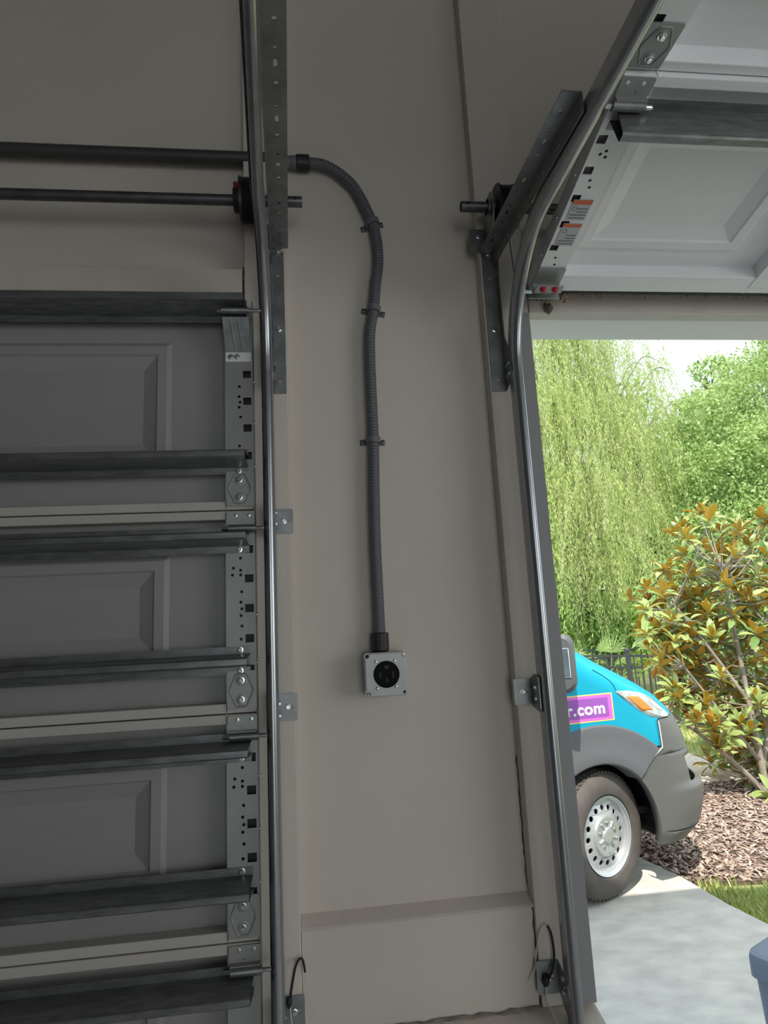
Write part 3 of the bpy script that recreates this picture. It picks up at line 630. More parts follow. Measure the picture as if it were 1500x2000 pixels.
bt.inputs['Scale'].default_value = 4.5; bt.inputs['Color1'].default_value = (.78, .70, .61, 1); bt.inputs['Color2'].default_value = (.68, .61, .54, 1); bt.inputs['Mortar'].default_value = (.36, .33, .29, 1); bt.inputs['Mortar Size'].default_value = .015
nt.links.new(bt.outputs['Color'], nt.nodes['Principled BSDF'].inputs['Base Color']); nt.nodes['Principled BSDF'].inputs['Roughness'].default_value = .85
M['path'] = PATHM
slab('path', [(2.1, 4.95), (2.6, 4.93), (3.693, 4.66), (4.4, 4.60), (7.4, 4.63), (7.4, 4.95), (4.75, 5.1), (4.45, 5.4), (4.35, 5.85), (4.6, 7.0), (2.0, 7.0)], -.044, -.012, 'path')

def chips(poly_fn, n, smin, smax, zb, name, m):
    V = []; F = []; k = 0
    while k < n:
        p = poly_fn()
        if p is None: continue
        x, y = p; L = random.uniform(smin, smax); Wd = L*random.uniform(.18, .4); T = random.uniform(.003, .008)
        a = random.uniform(0, PI); tl = random.uniform(-.45, .45); rl = random.uniform(-.3, .3)
        R = Matrix.Rotation(a, 3, 'Z') @ Matrix.Rotation(tl, 3, 'Y') @ Matrix.Rotation(rl, 3, 'X'); c = Vector((x, y, zb + random.uniform(0, .016)))
        o = len(V)
        for dz in (-T/2, T/2):
            for dx, dy in ((-L/2, -Wd*.3), (L*.1, -Wd/2), (L/2, Wd*.1), (-L*.1, Wd/2)): V.append(c + R @ Vector((dx, dy, dz)))
        F += [(o, o+1, o+2, o+3), (o+7, o+6, o+5, o+4)] + [(o+i, o+4+i, o+4+(i+1)%4, o+(i+1)%4) for i in range(4)]
        k += 1
    return bulk(name, np.array([list(v) for v in V]), np.array(F), m, kind='stuff')
def bedpt():
    x = random.uniform(2.08, 6.2); y = random.uniform(2.5, 4.62)
    if random.random() < (x-3.2)*.22: return None
    xe = np.interp(y, [2.5, 2.6, 2.971, 3.6, 4.4, 4.7], [2.29, 2.275, 2.20, 2.125, 2.04, 2.02])
    if x < xe + .015: return None
    if y < 2.56 + .01*math.sin(x*9) + (.02 if x < 2.6 else -.02): return None
    return x, y
random.seed(5)
tag(chips(bedpt, 9000, .03, .085, -.016, 'wood_mulch', 'mulch'), 'brown wood chip mulch covering the bed beside the driveway', 'mulch')
def blades(fn, n, h0, h1, name, m, wd=.004):
    V = []; F = []; k = 0
    while k < n:
        p = fn()
        if p is None: continue
        x, y = p; h = random.uniform(h0, h1); a = random.uniform(0, 2*PI); ln = random.uniform(.1, .7)*h; ww = wd*random.uniform(.7, 1.5)
        c, s_ = math.cos(a), math.sin(a); o = len(V); z = -.05
        V += [(x-s_*ww, y+c*ww, z), (x+s_*ww, y-c*ww, z), (x+c*ln*.4+s_*ww*.7, y+s_*ln*.4-c*ww*.7, z+h*.6), (x+c*ln, y+s_*ln, z+h)]
        F.append((o, o+1, o+2, o+3)); k += 1
    return bulk(name, np.array(V), np.array(F), m, kind='stuff')
def grasspt():
    y = random.uniform(1.2, 2.60); x = random.uniform(2.3, 4.6)
    xe = np.interp(y, [0, 1.2, 1.988, 2.249, 2.651], [2.62, 2.50, 2.365, 2.312, 2.276])
    if x < xe+.02: return None
    if math.sin(x*6.1+1)*math.sin(y*9.0+.5) > .35 and random.random() < .75: return None
    return x, y
tag(blades(grasspt, 13000, .03, .075, 'lawn_grass', 'grass'), 'patchy green lawn strip at the right edge of the driveway', 'grass')
def grasspt2():
    x = random.uniform(4.4, 8.2); y = random.uniform(4.95, 8.3)
    if x < 4.5 + .1*math.sin(y*3) or (x < 4.9 and y < 5.2): return None
    return x, y
tag(blades(grasspt2, 9000, .05, .12, 'far_grass', 'grass', .007), 'pale grass between the paved path and the black fence', 'grass')

# ================================================================== STORAGE TUB
TB = empty('storage_tub', (1.312+.30*.891+.205*.454, .615+.30*.454-.205*.891, 0), 'blue-grey plastic storage tub with lid at the lower right corner', 'storage tub')
TB.rotation_euler = (0, 0, math.radians(27)); TB.scale = (1, 1, 1.37)
tx, ty = .30, .205
mb = MB(); mb.sweep([((0, 0, z), (1, 0, 0), (0, 1, 0)) for z in (0, .30, .3005, .40, .401)], rrect(-1, 1, -1, 1, .12))
sc = [(.80, 0), (.86, .30), (.92, .3005), (.945, .40), (.90, .401)]
nn = len(rrect(-1, 1, -1, 1, .12)); v2 = []
for i, (x, y, z) in enumerate(mb.v): k = i//nn; v2.append((x*(tx*sc[k][0]), y*(ty*sc[k][0]), sc[k][1]))
mb.v = v2; mb.build('tub_body', 'tub', TB, smooth=True)
def lid():
    mb = MB(); L = [(1.0, .402), (1.0, .438), (.985, .448), (.93, .451), (.90, .444), (.60, .444), (.57, .452), (.02, .452)]
    ring = rrect(-1, 1, -1, 1, .16, 6); n = len(ring)
    for f, z in L: mb.v += [(x*tx*f if f > .9 else x*(tx-.3*(1-f)), y*(ty*f) if f > .9 else y*max(ty-.3*(1-f), .003), z) for x, y in ring]
    for i in range(len(L)-1):
        for k in range(n): mb.f.append([i*n+k, i*n+(k+1)%n, (i+1)*n+(k+1)%n, (i+1)*n+k]); mb.mi.append(0)
    mb.f.append(list(range(n))[::-1]); mb.mi.append(0); mb.f.append(list(range((len(L)-1)*n, len(L)*n))); mb.mi.append(0)
    return mb
lid().build('tub_lid', 'tub', TB, smooth=True)

# ================================================================== VAN
va = math.radians(10); W0 = Vector((1.70, 2.40, 0))
VAN = empty('delivery_van', W0, 'bright cyan van with grey bumper and magenta banner parked on the driveway', 'van'); VAN.rotation_euler = (0, 0, va)
# van axes: +x forward, -y towards the garage (the side seen), z up; the side plane is y = 0, far side y = 2.0
ZF = [.26, .33, .45, .56, .66, .76, .88, .97, 1.04, 1.12, 1.20, 1.28, 1.36, 1.45, 1.6, 1.9, 2.2, 2.4]
XF = [.88, .95, 1.0, 1.01, 1.0, .98, .95, .91, .86, .77, .64, .49, .33, .18, -.01, -.35, -.62, -.86]
def xfront(z): return float(np.interp(z, ZF, XF))
def vs(u, z, off=0.0):
    """point on the shell: u < 0 is x along the side measured from the corner start, u in 0..1 goes round the corner to the middle"""
    xf = xfront(z); Lc = float(np.interp(z, [.3, 1.0, 1.4, 2.4], [.56, .58, .50, .45])); xs = xf-Lc; tum = max(0, z-1.05)**2*.09
    if u <= 0: x, r = xs+u, 0.0; nx, nr = 0.0, 1.0
    else:
        ph = u*PI/2; p = 2.5
        x = xs + Lc*math.sin(ph)**(2/p); r = 1.0*(1-math.cos(ph)**(2/p)); nx = math.sin(ph)**(2-2/p)/Lc; nr = math.cos(ph)**(2-2/p)
        q = math.hypot(nx, nr); nx /= q; nr /= q
    return Vector((x + nx*off, tum + r - nr*off, z))
def u_at_x(x, z):
    xf = xfront(z); Lc = float(np.interp(z, [.3, 1.0, 1.4, 2.4], [.56, .58, .50, .45])); xs = xf-Lc
    if x <= xs: return x-xs
    return min(1, math.asin(min(1, ((x-xs)/Lc))**(2.5/2))/(PI/2))
def mirror_far(p): return Vector((p.x, 2.0-p.y, p.z))
AR = .43
zrow = list(np.arange(.40, 1.50, .02)) + [1.5, 1.6, 1.75, 1.9, 2.05, 2.2, 2.32, 2.4]
xcol = [-4.3, -3.6, -2.9, -2.2, -1.6, -1.2] + list(np.arange(-.9, .02, .03))
def shell_rows(z):
    xs = vs(0, z).x; near = []
    for x in xcol:
        if x < xs-.01: near.append(vs(x-xs, z))
    # pad so that each row has the same count
    while len(near) < len(xcol): near.append(vs(-.008*(len(xcol)-len(near))/len(xcol), z))
    near += [vs(k/16, z) for k in range(0, 17)]
    return near
G = [shell_rows(z) for z in zrow]; nc = len(G[0])
body = MB(); gl = MB()
for side in (0, 1):
    f_ = (lambda p: p) if side == 0 else mirror_far
    for i in range(len(G)-1):
        for k in range(nc-1):
            q = [G[i][k], G[i][k+1], G[i+1][k+1], G[i+1][k]]; c = (q[0]+q[1]+q[2]+q[3])/4
            if math.hypot(c.x, (c.z-.36)) < .52 or math.hypot(c.x+3.45, c.z-.36) < .45: continue
            if c.z < 1.0 and c.x > (.49 if c.z > .84 else .36): continue
            tgt = body
            if c.z > 1.5 and c.z < 2.2 and k >= nc-10: tgt = gl
            tgt.add([f_(p) for p in q], [(0, 1, 2, 3)])
# roof and back
top = G[-1]; body.add([p for p in top] + [mirror_far(p) for p in top][::-1], [tuple(range(2*nc))])
body.box(-4.32, -4.28, .0, 2.0, .4, 2.4)
bd = body.build('body_shell', 'cyan', VAN, normals=False); bd.data.shade_smooth(); bd.data.set_sharp_from_angle(angle=math.radians(30))
wl = bmesh.new(); wl.from_mesh(bd.data); bmesh.ops.remove_doubles(wl, verts=wl.verts, dist=.0008); bmesh.ops.recalc_face_normals(wl, faces=wl.faces); wl.to_mesh(bd.data); wl.free()
gl.build('windscreen', 'vanglass', VAN, smooth=True)
MB().box(-4.2, .62, .12, 1.88, .42, .46).build('floor_pan', 'black', VAN)
# bumper: wraps from the wheel arch round the nose
def bz_left(z):
    if z > .83: return .462
    if z > .722: return .304 + (z-.722)/(.108)*(.458-.304)
    return .385*math.sqrt(max(.02, 1-((z-.36)/.43)**2)) if z > .36 else .385
def bump_off(z, u):
    o = .010
    o += .042*max(0, min(1, (.60-z)/.04))*(min(1, u/.4)**1.2 if u > 0 else 0) - .02*max(0, (.33-z)/.07)
    return o
bz = list(np.linspace(.262, .70, 30)) + list(np.linspace(.715, .995, 18)); nb = 34; mb = MB()
for side in (0, 1):
    f_ = (lambda p: p) if side == 0 else mirror_far
    g = []
    for z in bz:
        u0 = u_at_x(bz_left(z), z); ur = np.linspace(0, 1, nb)
        row = []
        for t in ur:
            u = u0 + (1-u0)*t if u0 >= 0 else (u0*(1-t*4) if t < .25 else (t-.25)/.75)
            row.append(f_(vs(u, z, bump_off(z, u))))
        # lip turned inwards at the arch
        row = [row[0] + Vector((-.0, .06 if side == 0 else -.06, 0)), row[0] + Vector((-.004, .012 if side == 0 else -.012, 0))] + row
        g.append(row)
    n_ = len(g[0])
    for i in range(len(g)-1):
        for k in range(n_-1):
            c = (g[i][k]+g[i+1][k+1])/2
            if .60 < c.z < .755 and .045 < (c.y if side == 0 else 2-c.y) < .45: continue      # fog lamp recess
            if .37 < c.z < .46 and .11 < (c.y if side == 0 else 2-c.y) < .6: continue          # lower intake
            mb.add([g[i][k], g[i][k+1], g[i+1][k+1], g[i+1][k]], [(0, 1, 2, 3)])
    # upper and lower closing edges
    for row, dz in ((g[-1], .0), (g[0], .0)):
        for k in range(n_-1):
            a, b2 = row[k], row[k+1]; ia = a.lerp(Vector((.2, 1, a.z)), .06); ib = b2.lerp(Vector((.2, 1, b2.z)), .06)
            mb.add([a, b2, ib, ia], [(0, 1, 2, 3)])
bo = mb.build('front_bumper', 'bumper', VAN, normals=False); wl = bmesh.new(); wl.from_mesh(bo.data); bmesh.ops.remove_doubles(wl, verts=wl.verts, dist=.0008); bmesh.ops.recalc_face_normals(wl, faces=wl.faces); wl.to_mesh(bo.data); wl.free(); bo.data.shade_smooth(); bo.data.set_sharp_from_angle(angle=math.radians(35))
bo.modifiers.new('t', 'SOLIDIFY').thickness = .012
for (z0, z1, a, b2) in ((.56, .775, .10, .62), (.33, .50, .18, .85)):
    mb = MB(); n_ = 12; rows = []
    for z in (z0, z1): rows.append([vs(a_, z, -.05) for a_ in np.linspace(.12, .95, n_)])
    for k in range(n_-1): mb.add([rows[0][k], rows[0][k+1], rows[1][k+1], rows[1][k]], [(0, 1, 2, 3)])
    mb.build('bumper_recess', 'black', VAN)
# wheel-arch cladding
mb = MB(); prof = []
NA = 56
for i in range(NA+1):
    a = math.radians(47 + (182-47)*i/NA)
    for (r, off) in ((.405, -.10), (.415, .012), (.425, .022), (.485, .024), (.50, .018), (.60, .020), (.635, .014), (.645, .0)):
        ex = 1.0 if r > .46 else (.385/.43 if math.cos(a) > 0 else 1.0)
        rr = r
        x = rr*math.cos(a)*(.70 if False else 1.0); z = .36 + rr*math.sin(a)
        if math.cos(a) > 0: x *= float(np.interp(r, [.405, .5, .645], [.93, .96, 1.0]))
        p = vs(u_at_x(x, z), z, off); mb.v.append(tuple(p))
for i in range(NA):
    for k in range(7): mb.f.append([i*8+k, i*8+k+1, (i+1)*8+k+1, (i+1)*8+k]); mb.mi.append(0)
mb.build('wheel_arch_cladding', 'cladding', VAN, smooth=True)
# door sill cladding behind the arch and door shut line
mb = MB(); mb.box(-3.9, -.655, -.018, .03, .40, .98); mb.build('side_cladding', 'cladding', VAN, bevel=.008)
def seam(pts, r, m, name): MB().tube(pts, r, 6).build(name, m, VAN, smooth=True)
seam([vs(u_at_x(x, z), z, .0) for x, z in ((-.36, .80), (-.35, 1.0), (-.34, 1.2), (-.30, 1.33), (-.20, 1.42), (-.12, 1.46))], .003, 'black', 'panel_gap')
seam([vs(u_at_x(x, z), z, .001) for x, z in ((.178, 1.195), (.17, 1.23), (.15, 1.26), (.10, 1.30), (.04, 1.335))], .0022, 'black', 'bonnet_gap')
seam([vs(u_at_x(bz_left(z), z), z, .012) for z in np.linspace(.725, .99, 16)], .0035, 'lensw', 'bumper_edge_line')
# inner wheel house
mb = MB(); n_ = 20
for i in range(n_+1):
    a = PI*i/n_ - .15
    for y in (-.0, .36): mb.v.append((.47*math.cos(a)*(.90 if math.cos(a) > 0 else 1), y+.03, .36+.47*math.sin(a)))
for i in range(n_): mb.f.append([2*i, 2*i+1, 2*i+3, 2*i+2]); mb.mi.append(0)
mb.box(-.5, .5, .37, .39, .3, .9); mb.build('wheel_house', 'black', VAN, normals=False)
# headlight, laid on the shell between an upper and a lower edge
def lamp_pts(T0, T1, n1=14, n2=6, off=.008):
    g = []
    for i in range(n1+1):
        t = i/n1; up = np.array([np.interp(t, [k/(len(T0)-1) for k in range(len(T0))], [p[j] for p in T0]) for j in (0, 1)]); lo = np.array([np.interp(t, [k/(len(T1)-1) for k in range(len(T1))], [p[j] for p in T1]) for j in (0, 1)])
        g.append([vs(u_at_x(*(up+(lo-up)*k/n2)), (up+(lo-up)*k/n2)[1], off*(1 if 0 < k < n2 and 0 < i < n1 else .15)) for k in range(n2+1)])
    mb = MB()
    for i in range(n1):
        for k in range(n2): mb.add([g[i][k], g[i+1][k], g[i+1][k+1], g[i][k+1]], [(0, 1, 2, 3)])
    return mb
HLU = [(.172, 1.196), (.27, 1.192), (.40, 1.165), (.51, 1.115), (.585, 1.04), (.62, 1.002)]
HLL = [(.172, 1.190), (.25, 1.125), (.33, 1.065), (.42, 1.018), (.52, 1.000), (.615, .998)]
HL = lamp_pts(HLU, HLL).build('headlight', 'lens', VAN, smooth=True)
lamp_pts([(.215, 1.172), (.345, 1.162)], [(.355, 1.054), (.465, 1.045)], 8, 6, .012).build('turn_signal', 'orange', HL, smooth=True)
lamp_pts([(.40, 1.135), (.50, 1.095)], [(.48, 1.06), (.55, 1.03)], 8, 6, .012).build('reflector', 'lensw', HL, smooth=True)
# banner with lettering on the side
def side_rect(x0, x1, z0, z1, off, name, m, parent):
    mb = MB(); n_ = 14; vsb = []
    for z in np.linspace(z0, z1, 5):
        for x in np.linspace(x0, x1, n_): vsb.append(vs(u_at_x(x, z), z, off))
    fs = [(j*n_+i, j*n_+i+1, (j+1)*n_+i+1, (j+1)*n_+i) for j in range(4) for i in range(n_-1)]
    return mb.add(vsb, fs).build(name, m, parent)
BN = side_rect(-2.2, .140, 1.026, 1.192, .0012, 'banner', 'yellow', VAN)
side_rect(-2.19, .131, 1.034, 1.184, .0020, 'magenta_band', 'pink', BN)
side_rect(-2.17, .104, 1.051, 1.167, .0028, 'purple_panel', 'purple', BN)
tm = text_mesh('r.com', .098, .0008); xs_ = [v.co.x for v in tm.vertices]; wdt = max(xs_)-min(xs_)
sc_ = .272/wdt; mb = MB()
for v in tm.vertices:
    x = -.196 + (v.co.x-min(xs_))*sc_; z = 1.074 + v.co.y*.98; p = vs(u_at_x(x, z), z, .0036+v.co.z); mb.v.append(tuple(p))
for p in tm.polygons: mb.f.append(list(p.vertices)); mb.mi.append(0)
mb.build('lettering', 'letter', BN)
# door mirror with its lamp
MR = MB(); ring = rrect(-.075, .075, -.175, .165, .06, 5); n_ = len(ring)
for (x, s_) in ((-.06, .86), (-.04, 1.0), (.03, .98), (.075, .86), (.10, .55)):
    MR.v += [(x, a*s_, c*s_) for a, c in ring]
for i in range(4):
    for k in range(n_): MR.f.append([i*n_+k, i*n_+(k+1)%n_, (i+1)*n_+(k+1)%n_, (i+1)*n_+k]); MR.mi.append(0)
MR.f.append(list(range(n_))[::-1]); MR.mi.append(0); MR.f.append(list(range(4*n_, 5*n_))); MR.mi.append(0)
mo = MR.build('door_mirror', 'cladding', VAN, smooth=True); mo.location = (-.285, -.15, 1.412); mo.rotation_euler = (0, 0, math.radians(48))
MB().box(-.066, -.055, -.056, .056, -.085, .085).build('mirror_glass', 'mirror', mo, bevel=.004)
MB().box(-.44, -.26, -.075, .03, 1.25, 1.30).build('mirror_arm', 'blackplast', VAN, bevel=.015)
mb = MB().add([(-.40, -.006, 1.24), (-.215, -.006, 1.245), (-.20, -.004, 1.29), (-.235, .004, 1.40), (-.40, .012, 1.42)], [(0, 1, 2, 3, 4)]); o = mb.build('mirror_foot', 'cladding', VAN); o.modifiers.new('t', 'SOLIDIFY').thickness = .012
# wheels
def wheel(loc, steer, name='front_wheel'):
    w_ = MB(); tw = .20
    prof = [(.015, .222), (-.004, .235), (-.010, .26), (-.008, .30), (.004, .336), (.022, .352), (.05, .360), (tw-.05, .360), (tw-.022, .352), (tw-.004, .336), (tw, .30), (tw, .25), (tw-.02, .222), (.1, .19)]
    w_.lathe(prof, (0, 0, 0), (0, 1, 0), 56); w_.f = w_.f[:-2]; w_.mi = w_.mi[:-2]; wo = w_.build(name, 'tyre', VAN, smooth=True)
    wo.location = loc; wo.rotation_euler = (0, 0, steer)
    blk = MB()
    for k in range(64):
        a = 2*PI*k/64; ca, sa = math.cos(a), math.sin(a); tx_, tz_ = -sa, ca
        for (y0, y1, sh) in ((.026, .062, 0), (.068, .098, .5), (.104, .134, 0), (.140, .174, .5)):
            a2 = a + sh*2*PI/64; ca, sa = math.cos(a2), math.sin(a2); tx_, tz_ = -sa, ca; q = .0125
            r0 = .350; r1 = .364 if .04 < y0 < .12 else .362
            V8 = []
            for r in (r0, r1):
                for yy, tt in ((y0, -q), (y1, -q*.6), (y1, q), (y0, q*.6)): V8.append((r*ca+tx_*tt, yy, r*sa+tz_*tt))
            blk.add(V8, [(4, 5, 6, 7), (0, 1, 5, 4), (1, 2, 6, 5), (2, 3, 7, 6), (3, 0, 4, 7)])
    tag(blk.build('tread', 'tyre', wo), kind='stuff')
    rb = MB(); rb.lathe([(.004, .217), (.0, .2235), (.004, .2245), (.012, .219), (.018, .205), (.05, .198), (.15, .198)], (0, 0, 0), (0, 1, 0), 48); ro = rb.build('rim_barrel', 'rim', wo, smooth=True)
    bm_ = bmesh.new(); bm_.from_mesh(ro.data); bm_.faces.ensure_lookup_table(); bmesh.ops.delete(bm_, geom=[f for f in bm_.faces if len(f.verts) > 5], context='FACES'); bm_.to_mesh(ro.data); bm_.free()
    holes = [circle(.155*math.cos(2*PI*k/16), .155*math.sin(2*PI*k/16), .0165, 14) for k in range(16)]
    me = plate(circle(0, 0, .203, 48), [circle(0, 0, .116, 40)] + holes, .008); d_ = MB(); d_.mesh(me, frame((0, .040, 0), (1, 0, 0), (0, 0, 1), (0, -1, 0)))
    d_.v = [(x, y - .018*max(0, (.19-math.hypot(x, z)))/.07, z) for x, y, z in d_.v]; d_.build('wheel_disc', 'rim', wo, smooth=True)
    MB().lathe([(.045, .118), (.012, .118), (.004, .112), (.002, .100), (.006, .082), (.006, .048), (-.004, .040), (-.006, .022), (-.004, .001)], (0, 0, 0), (0, 1, 0), 40).build('hub_cover', 'rim', wo, smooth=True)
    for k in range(5):
        a = 2*PI*k/5 + .3; MB().lathe([(0, .014), (-.002, .014), (-.0025, .010), (-.006, .009), (-.007, .005)], (.072*math.cos(a), .005, .072*math.sin(a)), (0, 1, 0), 10).build('wheel_nut', 'bolt', wo, smooth=True)
        a += PI/5; MB().tube([(.050*math.cos(a), .003, .050*math.sin(a)), (.090*math.cos(a), .002, .090*math.sin(a))], .006, 8).build('hub_rib', 'rim', wo, smooth=True)
    MB().lathe([(.07, .03), (.07, .19), (.075, .19), (.075, .03)], (0, 0, 0), (0, 1, 0), 32).build('brake_disc', 'darksteel', wo, smooth=True)
    return wo
wheel((.022, .02, .360), math.radians(18))
w2 = wheel((-3.45, .04, .36), 0, 'rear_wheel')
w3 = wheel((.022, 1.96, .360), math.radians(198)); w4 = wheel((-3.45, 1.96, .36), PI, 'rear_wheel')

# ================================================================== FENCE
def fence(x0, y0, x1, y1, h, label, zb=-.05, npost=3):
    A = Vector((x0, y0, 0)); B = Vector((x1, y1, 0)); d = (B-A); L = d.length; d.normalize(); ang = math.atan2(d.y, d.x)
    Fn = empty('iron_fence', (x0, y0, zb), label, 'fence', 'black iron fences behind the van'); Fn.rotation_euler = (0, 0, ang)
    for z in (h-.02, h-.19, .12): MB().box(0, L, -.014, .014, z-.016, z+.016).build('rail', 'iron', Fn)
    pk = MB().box(-.0085, .0085, -.0085, .0085, .05, h-.03).build('picket', 'iron', Fn); n = int(L/.105)
    pk.location = (.10, 0, 0)
    for k in range(1, n):
        o = pk.copy(); C.objects.link(o); o.location = (.10+k*.105, 0, 0)
    for k in range(npost+1):
        mb = MB().box(-.03, .03, -.03, .03, 0, h+.05); mb.box(-.036, .036, -.036, .036, h+.05, h+.068); mb.add([(-.03, -.03, h+.068), (.03, -.03, h+.068), (.03, .03, h+.068), (-.03, .03, h+.068), (0, 0, h+.095)], [(0, 1, 4), (1, 2, 4), (2, 3, 4), (3, 0, 4)])
        o = mb.build('post', 'iron', Fn); o.location = (L*k/npost, 0, 0)
    return Fn
def ray(rx, D): return rx*D, D-1.42
ax, ay = ray(.42, 9.6); bx, by = ray(.501, 9.2); cx, cy = ray(.82, 7.6)
dv = Vector((cx-bx, cy-by)); 
fence(bx-(cx-bx)*.42, by-(cy-by)*.42, bx+(cx-bx)*.98, by+(cy-by)*.98, 1.08, 'nearer black iron picket fence running behind the orange-leaved magnolia', npost=10 and 3)
ax, ay = ray(.38, 12.0); bx, by = ray(.80, 11.4)
fence(ax, ay, bx, by, 1.02, 'farther black iron picket fence in front of the willow', npost=4)

# ================================================================== PLANTS
def leaf_cloud(C_, L, Wd, dirs, fold=0.0):
    """diamond leaves: centres (n,3), direction unit (n,3)"""
    n = len(C_); rv = RNG.normal(size=(n, 3)); side = np.cross(dirs, rv); side /= np.linalg.norm(side, axis=1, keepdims=True)+1e-9
    L = np.broadcast_to(np.asarray(L), (n,))[:, None]; Wd = np.broadcast_to(np.asarray(Wd), (n,))[:, None]
    V = np.stack([C_ - dirs*L*.5, C_ + side*Wd*.5 - dirs*L*.05, C_ + dirs*L*.5, C_ - side*Wd*.5 - dirs*L*.05], 1).reshape(-1, 3)
    F = np.arange(n*4).reshape(n, 4); return V, F
def unit(a): return a/(np.linalg.norm(a, axis=1, keepdims=True)+1e-9)
def trunk_mb(paths, n=8):
    mb = MB()
    for pts, r0, r1 in paths:
        P = bez(pts, 6); k = len(P); mb.tube(P, [r0+(r1-r0)*i/(k-1) for i in range(k)], n)
    return mb
# ---- weeping willow
def willow(base, branches, nst, label, lenr, lw=(.10, .016), cat_n=60):
    T = empty('weeping_willow', base, label, 'tree'); bx_, by_, bz_ = base
    paths = []; C_ = []; D_ = []; tw = MB()
    for (tx_, ty_, tz_, spread, ns, l0, l1) in branches:
        t0 = Vector((tx_-bx_, ty_-by_, tz_)); 
        if tz_ > 2.5: paths.append(([(0, 0, 1.6), (t0.x*.35, t0.y*.35, tz_*.62+.4), (t0.x*.8, t0.y*.8, tz_*.98), t0], .030, .006))
        for k in range(int(ns*1.9)):
            ox, oy, oz = RNG.normal(size=3)*np.array([spread, spread, spread*.45]); l = RNG.uniform(l0, l1); n = int(l*cat_n/1.6)
            t = np.linspace(0, 1, n); ph = RNG.uniform(0, 6.28); sw = RNG.normal(size=2)*.10
            px_ = t0.x+ox + sw[0]*t*l + .05*np.sin(t*5+ph) + .25*np.sign(ox)*np.minimum(t*3, 1)*.5; py_ = t0.y+oy + sw[1]*t*l + .04*np.cos(t*4+ph); pz_ = t0.z+oz + .22*np.sin(np.minimum(t*4, PI))*(t < .8) - t*l
            pz_ = np.maximum(pz_, .25)
            c = np.stack([px_, py_, pz_], 1); keep = RNG.random(n) < .92; c = c[keep]; m_ = len(c)
            d = np.tile(np.array([[0, 0, -1.0]]), (m_, 1)) + RNG.normal(size=(m_, 3))*np.array([.42, .42, .25]); C_.append(c + RNG.normal(size=(m_, 3))*.025); D_.append(unit(d))
            if k % 3 == 0: tw.tube([tuple(c[j]) for j in range(0, m_, max(1, m_//5))] if m_ > 5 else [tuple(c[0]), tuple(c[-1])], .003, 4)
    C_ = np.concatenate(C_); D_ = np.concatenate(D_); n = len(C_)
    V, F = leaf_cloud(C_, RNG.uniform(lw[0]*.6, lw[0]*1.25, n), RNG.uniform(lw[1]*.7, lw[1]*1.2, n), D_)
    bulk('hanging_foliage', V, F, 'willow', T)
    tw.build('hanging_twigs', 'twig', T, normals=False)['kind'] = 'stuff'
    return T, paths
brs = []
def rb(rx, zy, D): return rx*D, D-1.42, 1.7+zy*D
for (rx, zy, D, sp, ns, l0, l1) in [
    (.36,.66,12.6,.6,40,2.0,4.6),(.40,.69,12.8,.6,40,2.0,4.8),(.44,.66,12.8,.6,40,2.0,4.8),(.48,.60,13.0,.5,40,2.0,4.6),(.515,.54,13.0,.4,30,1.6,4.2),(.37,.60,12.5,.55,34,2.0,4.6),(.42,.62,12.8,.6,36,2.0,4.8),(.46,.55,13.0,.55,38,1.8,4.6),(.50,.50,13.2,.55,38,1.6,4.4),(.54,.46,13.0,.5,32,1.4,4.2),(.57,.40,13.4,.5,28,1.2,3.8),
    (.38,.42,12.0,.5,34,1.8,4.0),(.43,.40,12.1,.5,36,1.8,4.2),(.48,.37,12.2,.5,36,1.8,4.2),(.53,.34,12.6,.5,34,1.6,4.0),(.58,.30,13.0,.5,30,1.4,3.6),(.62,.33,13.8,.5,26,1.2,3.6),
    (.40,.26,11.8,.45,30,1.6,3.2),(.46,.24,11.9,.45,30,1.6,3.4),(.52,.22,12.2,.45,28,1.6,3.2),(.57,.18,12.8,.45,24,1.4,2.8),(.62,.22,13.5,.45,22,1.2,3.0),
    (.39,.12,11.9,.4,22,.9,2.0),(.45,.11,12.1,.4,22,.9,2.0),(.50,.10,12.4,.4,18,.8,1.9),
    (.635,.452,13.8,.16,10,.4,1.0),(.66,.43,13.8,.14,8,.35,.8),(.61,.44,13.8,.12,6,.5,1.0),(.64,.37,14.0,.4,20,.8,2.4),(.68,.36,14.2,.35,14,.7,2.0)]:
    x, y, z = rb(rx, zy, D); brs.append((x, y, z, sp, ns, l0, l1))
wbx, wby, _ = rb(.432, 0, 13.0)
WT, paths = willow((wbx, wby, -.05), brs, 0, 'large weeping willow with long hanging pale green foliage beyond the fence', None)
x2, y2, _ = rb(.485, 0, 13.0)
paths += [([(.28, 0, 0), (.24, 0, .9), (.02, 0, 1.9), (-.12, 0, 2.7), (.05, 0, 3.6), (.3, 0, 5.0)], .13, .07), ([(x2-wbx-.12, -.2, 1.15), (x2-wbx+.25, -.2, 1.25), (x2-wbx+.7, -.2, 1.7), (x2-wbx+1.05, -.2, 1.85)], .045, .02)]
trunk_mb(paths).build('trunk', 'bark', WT, smooth=True)
